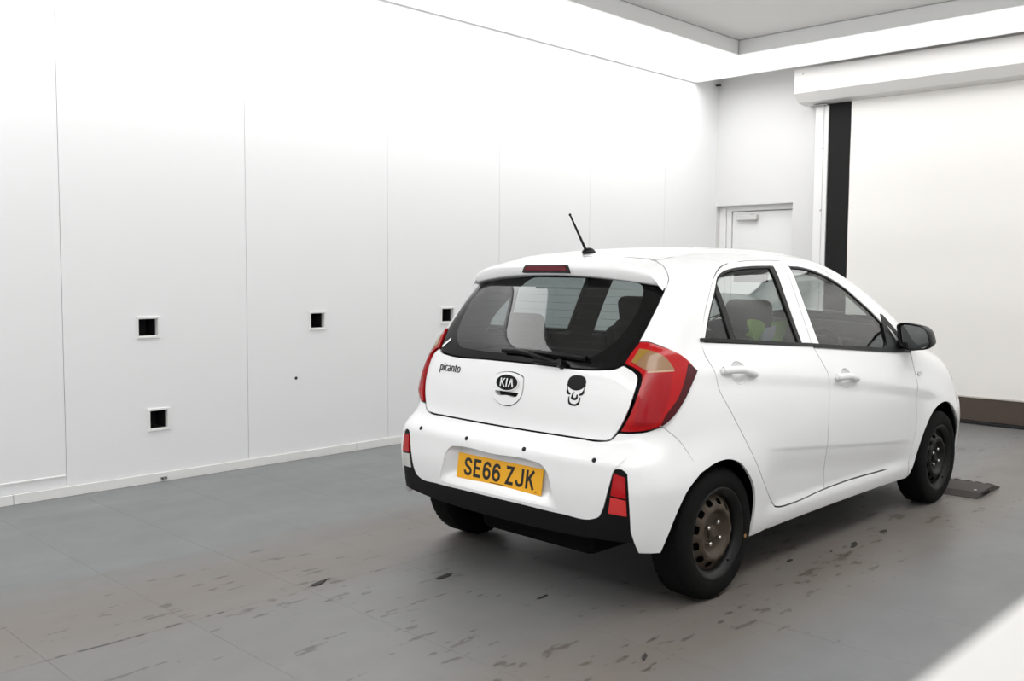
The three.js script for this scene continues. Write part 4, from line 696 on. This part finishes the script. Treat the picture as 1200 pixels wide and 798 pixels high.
// underside, wheel wells and cabin
{
  const wells = [];
  for (const x of [0, 2.385]) { const pts = []; for (let k = 0; k <= 24; k++) { const a = k / 24 * Math.PI; pts.push([0.35 * Math.cos(a) + x, 0.285 + 0.35 * Math.sin(a)]); } const pos = [], idx = []; for (const [px, py] of pts) pos.push(px, py, 0.48, px, py, 0.745); for (let k = 0; k < 24; k++) idx.push(k * 2, k * 2 + 1, k * 2 + 2, k * 2 + 2, k * 2 + 1, k * 2 + 3); const c0 = pos.length / 3; for (const [px, py] of pts) pos.push(px, py, 0.48); pos.push(x, 0.28, 0.48); for (let k = 0; k < 24; k++) idx.push(c0 + k, c0 + k + 1, c0 + 25); const g = new THREE.BufferGeometry(); g.setAttribute('position', new THREE.Float32BufferAttribute(pos, 3)); g.setAttribute('uv', new THREE.Float32BufferAttribute(new Float32Array(pos.length / 3 * 2), 2)); g.setIndex(idx); g.computeVertexNormals(); wells.push(g); }
  for (const w of wells) two('wheel_well', w, C.under);
  P_('underbody', merge([box(0.3, 2.85, 0.2, 0.23, -0.47, 0.47), box(-0.4, 0.32, 0.31, 0.33, -0.47, 0.47), rbox(-0.44, 0.3, 0.2, 0.32, -0.2, 0.46, 0.04), rbox(-0.3, 0.3, 0.215, 0.32, -0.42, 0.4, 0.03), box(0.38, 2.0, 0.2, 0.23, -0.72, 0.72), rbox(-0.45, -0.38, 0.31, 0.42, -0.5, 0.5, 0.03), cyl([0, 0.25, -0.6], [0, 0.25, 0.6], 0.035)]), C.under);
  // inner skins behind doors, pillars, tailgate and roof
  const archHole = (x) => Array.from({ length: 40 }, (_, k) => [x + 0.36 * Math.cos(k / 40 * 2 * Math.PI), 0.285 + 0.36 * Math.sin(k / 40 * 2 * Math.PI)]);
  const lowSide = curve([[0.42, 0.24, 1], [1.94, 0.24, 1], [1.98, 0.55, 1], [2.05, 0.88, 1], [1.9, 0.94, 1], [0.86, 1.005, 1], [0.0, 1.06, 1], [0.02, 0.8, 1], [0.15, 0.66, 1], [0.32, 0.5, 1]]);
  two('door_lining', patch('side', lowSide, { off: -0.035, lip: 0, h: 0.08 }), C.interior);
  const ring = curve([[-0.05, 1.05, 1], [0.05, 1.2], [0.215, 1.352], [0.404, 1.415], [0.694, 1.432], [1.08, 1.425], [1.284, 1.393], [1.398, 1.347], [1.566, 1.268], [1.737, 1.16], [1.93, 0.97, 1], [1.93, 0.93, 1], [0.86, 1.0, 1]]);
  const hb = curve([[0.022, 1.062, 1], [0.1, 1.165], [0.2, 1.27], [0.25, 1.318], [0.32, 1.345], [0.4, 1.36], [0.542, 1.37], [0.755, 1.376, 1], [0.745, 1.2], [0.74, 1.01, 1]]), hf = curve([[0.955, 1.0, 1], [0.955, 1.2], [0.965, 1.376, 1], [1.079, 1.37], [1.207, 1.349], [1.323, 1.313], [1.424, 1.267], [1.525, 1.205], [1.613, 1.148], [1.7, 1.08], [1.79, 0.99], [1.83, 0.94, 1]]);
  two('pillar_lining', patch('side', ring, { holes: [hb, hf], off: -0.022, lip: 0, h: 0.06 }), C.interior);
  two('rear_pillar_lining', patch('wrap', curve(W3([[0.03, 1.05, 0.69, 1], [0.09, 1.2, 0.64], [0.2, 1.34, 0.58], [0.3, 1.385, 0.55, 1], [0.0, 1.4, 0.45, 1], [-0.09, 1.3, 0.535, 1], [-0.2, 1.2, 0.56], [-0.31, 1.07, 0.56, 1], [-0.4, 0.9, 0.58, 1], [-0.3, 0.7, 0.72, 1], [0.1, 0.7, 0.78, 1]])), { off: -0.03, lip: 0, h: 0.05 }), C.interior);
  P_('tailgate_lining', patch('rear', curve([[-0.6, 0.66, 1], [0.6, 0.66, 1], [0.6, 0.95, 1], [0.5, 1.0, 1], [-0.5, 1.0, 1], [-0.6, 0.95, 1]]), { off: -0.035, lip: 0, h: 0.07 }), C.interior);
  P_('headliner', patch('top', curve([[0.0, -0.44, 1], [0.0, 0.44, 1], [0.4, 0.49], [0.9, 0.5], [1.3, 0.49], [1.44, 0.46, 1], [1.42, 0, 1], [1.44, -0.46, 1], [1.3, -0.49], [0.9, -0.5], [0.4, -0.49]]), { off: -0.03, lip: 0, h: 0.07 }), C.liner);
  P_('cabin_floor', merge([box(0.3, 2.1, 0.24, 0.26, -0.7, 0.7), box(-0.3, 0.35, 0.42, 0.45, -0.46, 0.46), box(2.08, 2.1, 0.26, 0.85, -0.7, 0.7), rbox(1.0, 2.0, 0.26, 0.42, -0.11, 0.11, 0.03)]), C.interior);
  P_('parcel_shelf', rbox(-0.36, 0.06, 0.955, 0.975, -0.54, 0.54, 0.008), C.interior);
  // seats
  const headrest = (x, z, y, k = 1) => { const g = rbox(-0.045, 0.045, -0.085, 0.085, -0.125 * k, 0.125 * k, 0.04, 4); g.rotateZ(0.2); g.translate(x, y, z); return merge([g, cyl([x + 0.02, y - 0.17, z - 0.05], [x + 0.008, y - 0.05, z - 0.05], 0.007), cyl([x + 0.02, y - 0.17, z + 0.05], [x + 0.008, y - 0.05, z + 0.05], 0.007)]); };
  for (const z of [-0.35, 0.35]) {
    const back = rbox(-0.065, 0.065, 0, 0.62, -0.235, 0.235, 0.055, 4); back.rotateZ(0.28); back.translate(1.1, 0.46, z);
    const cush = rbox(1.03, 1.55, 0.4, 0.53, z - 0.25, z + 0.25, 0.055, 4);
    const seat = P_('front_seat', merge([back, cush, rbox(1.05, 1.5, 0.26, 0.41, z - 0.2, z + 0.2, 0.02)]), C.seat);
    sub('headrest', headrest(0.915, z, 1.14), C.seat, seat);
  }
  const rbk = rbox(-0.06, 0.06, 0, 0.55, -0.62, 0.62, 0.05, 4); rbk.rotateZ(0.3); rbk.translate(0.17, 0.47, 0);
  const rs = P_('rear_seat', merge([rbk, rbox(0.15, 0.76, 0.4, 0.54, -0.62, 0.62, 0.05, 4)]), C.seat);
  for (const z of [-0.34, 0.34]) sub('headrest', headrest(0.0, z, 1.07, 0.9), C.seat, rs);
  // dashboard and wheel (right-hand drive)
  const ds = new THREE.Shape(); ds.moveTo(1.72, 0.5); ds.lineTo(1.68, 0.86); ds.quadraticCurveTo(1.7, 0.95, 1.8, 0.965); ds.lineTo(2.16, 0.96); ds.lineTo(2.16, 0.5); ds.closePath();
  const dg = new THREE.ExtrudeGeometry(ds, { depth: 1.36, bevelEnabled: true, bevelSize: 0.01, bevelThickness: 0.01 }); dg.translate(0, 0, -0.68);
  const bin = rbox(1.68, 1.82, 0.94, 1.0, 0.2, 0.52, 0.03, 3);
  const dash = P_('dashboard', merge([dg, bin]), C.interior);
  const wheel = new THREE.TorusGeometry(0.185, 0.016, 12, 48); wheel.rotateY(Math.PI / 2); const boss = cyl([0.03, 0, 0], [-0.02, 0, 0], 0.06, 0.055, 24); const sp = merge([box(-0.008, 0.012, -0.02, 0.02, -0.18, 0.18), box(-0.008, 0.012, -0.18, 0, -0.02, 0.02)]);
  const sw = merge([wheel, boss, sp, cyl([0, 0, 0], [0.2, 0, 0], 0.03)]); sw.rotateZ(-0.45); sw.translate(1.58, 0.87, 0.35); sub('steering_wheel', sw, C.black, dash);
  sub('wheel_trim', new THREE.TorusGeometry(0.15, 0.006, 8, 40, 1.9).rotateY(Math.PI / 2).rotateX(-0.6).rotateZ(-0.45).translate(1.575, 0.87, 0.35), C.chrome, dash);
  const rm = rbox(1.5, 1.52, 1.305, 1.365, -0.11, 0.11, 0.01, 3); P_('interior_mirror', merge([rm, cyl([1.52, 1.35, 0], [1.58, 1.385, 0], 0.008)]), C.black);
}
car.rotation.y = -0.0089311; car.updateMatrixWorld(true);

// ---------- loose things ----------
const inCar = (p) => V(p[0] - 1.2, p[1], p[2]).applyMatrix4(car.matrixWorld);
{
  const p = inCar([0.6, 0.915, 0.6]); const t = thing('cloth', 'bright green cloth with a grey middle band seen through the rear side window', 'cloth', [p.x, p.y, p.z]);
  t.rotation.y = car.rotation.y;
  const sheet = (x0, x1, yb, yt, k) => { const g = new THREE.BoxGeometry(x1 - x0, 1, 0.012, 10, 10, 1), q = g.attributes.position; for (let i = 0; i < q.count; i++) { const u = q.getX(i) / (x1 - x0) + 0.5, v = q.getY(i) + 0.5; q.setXYZ(i, q.getX(i) + (x0 + x1) / 2 + (v - 0.5) * k, yb(u) + (yt(u) - yb(u)) * v, q.getZ(i) + 0.02 * Math.sin(u * 5 + v * 3)); } g.computeVertexNormals(); return g; };
  const green = std([0.22, 0.4, 0.03], 0.8), grey = std([0.34, 0.35, 0.38], 0.7);
  part('cloth_fold', sheet(-0.125, -0.015, (u) => 0.16 - 0.07 * u, (u) => 0.2 + 0.03 * Math.sin(u * 3), 0.02), green, t);
  part('cloth_fold', sheet(0.075, 0.19, (u) => 0.02 + 0.02 * u, (u) => 0.2 + 0.025 * u, 0.05), green, t);
  part('cloth_band', sheet(-0.02, 0.08, (u) => 0.09 - 0.07 * u, (u) => 0.2 - 0.015 * Math.sin(u * 3), 0.02), grey, t);
  part('bundle', rbox(-0.08, 0.09, -0.37, 0.03, -0.02, 0.03, 0.01), std([0.05, 0.05, 0.055], 0.9), t);
}
{
  const t = thing('rubber_ramp', 'low black rubber ramp plate on the floor ahead of the front wheel', 'ramp', [2.86, 0, 0.74]);
  const s = new THREE.Shape(); s.moveTo(-0.2, 0.001); s.lineTo(-0.16, 0.03); s.lineTo(0.12, 0.034); s.lineTo(0.23, 0.004); s.lineTo(0.23, 0.0); s.lineTo(-0.2, 0.0); s.closePath();
  const g = new THREE.ExtrudeGeometry(s, { depth: 0.34, bevelEnabled: true, bevelSize: 0.003, bevelThickness: 0.003, bevelSegments: 2 }); g.translate(0, 0.0008, -0.17); g.rotateY(0.02);
  part('plate', g, std([0.075, 0.07, 0.065], 0.85, { specularIntensity: 0.4 }), t);
  for (let k = 0; k < 5; k++) { const r = rbox(-0.03, 0.03, -0.006, 0.006, -0.016, 0.016, 0.004); r.rotateZ(-0.25); r.translate(0.168, 0.025, -0.13 + k * 0.065); part('tread_bar', r, C.gasket, t); }
  for (const [x, z] of [[-0.1, 0.17], [-0.06, 0.172], [-0.035, 0.17], [0.005, 0.171]]) { const r = rbox(-0.012, 0.012, 0.004, 0.024, -0.006, 0.006, 0.003); r.translate(x, 0, z); part('tread_bar', r, C.gasket, t); }
  for (const [x, z] of [[-0.1, 0.13], [0.02, 0.13], [-0.1, -0.13]]) part('screw', cyl([x, 0.031, z], [x, 0.036, z], 0.011, 0.009, 12), M.steel, t);
}
for (const [x, z, r, a, label] of [[1.169, 0.818, 0.045, 0.3, 'dark curled flake lying on the floor beside the front door'], [1.533, 0.813, 0.038, -0.2, 'dark curled flake on the floor nearest the front wheel'], [0.693, 0.717, 0.03, 0.1, 'dark flake on the floor just ahead of the rear wheel'], [0.982, 0.788, 0.014, 0, 'tiny dark crumb on the floor between the larger flakes beside the sill'], [-0.711, 0.907, 0.03, 0.5, 'dark flake on the brown dirt nearest the camera, behind the rear wheel'], [-0.623, -0.254, 0.05, 0.25, 'dark flake on the floor behind the rear bumper, under the number plate'], [-1.06, -0.571, 0.05, 0.3, 'dark paint flake on the floor edge left of the car, far from the bumper'], [-0.51, 0.234, 0.03, 0.1, 'dark flake on the floor under the right end of the rear bumper']]) {
  const g = new THREE.SphereGeometry(1, 10, 8), p = g.attributes.position; for (let i = 0; i < p.count; i++) { const k = 0.45 + 1.1 * noise(p.getX(i) * 3 + x * 9, p.getZ(i) * 3 + z * 7); p.setXYZ(i, p.getX(i) * k * r, Math.max(0, p.getY(i) * 0.0015 + 0.0012 + 0.003 * p.getX(i) ** 2), p.getZ(i) * k * r * 0.3); } g.rotateY(a); g.computeVertexNormals();
  const o = new THREE.Mesh(g, std([0.02, 0.018, 0.016], 0.8)); o.name = numbered('floor_flake'); o.position.set(x, 0.0004, z); o.userData = { label, category: 'debris', group: 'dark flakes on the floor' }; o.castShadow = o.receiveShadow = true; scene.add(o);
}
renderer.render(scene, camera);
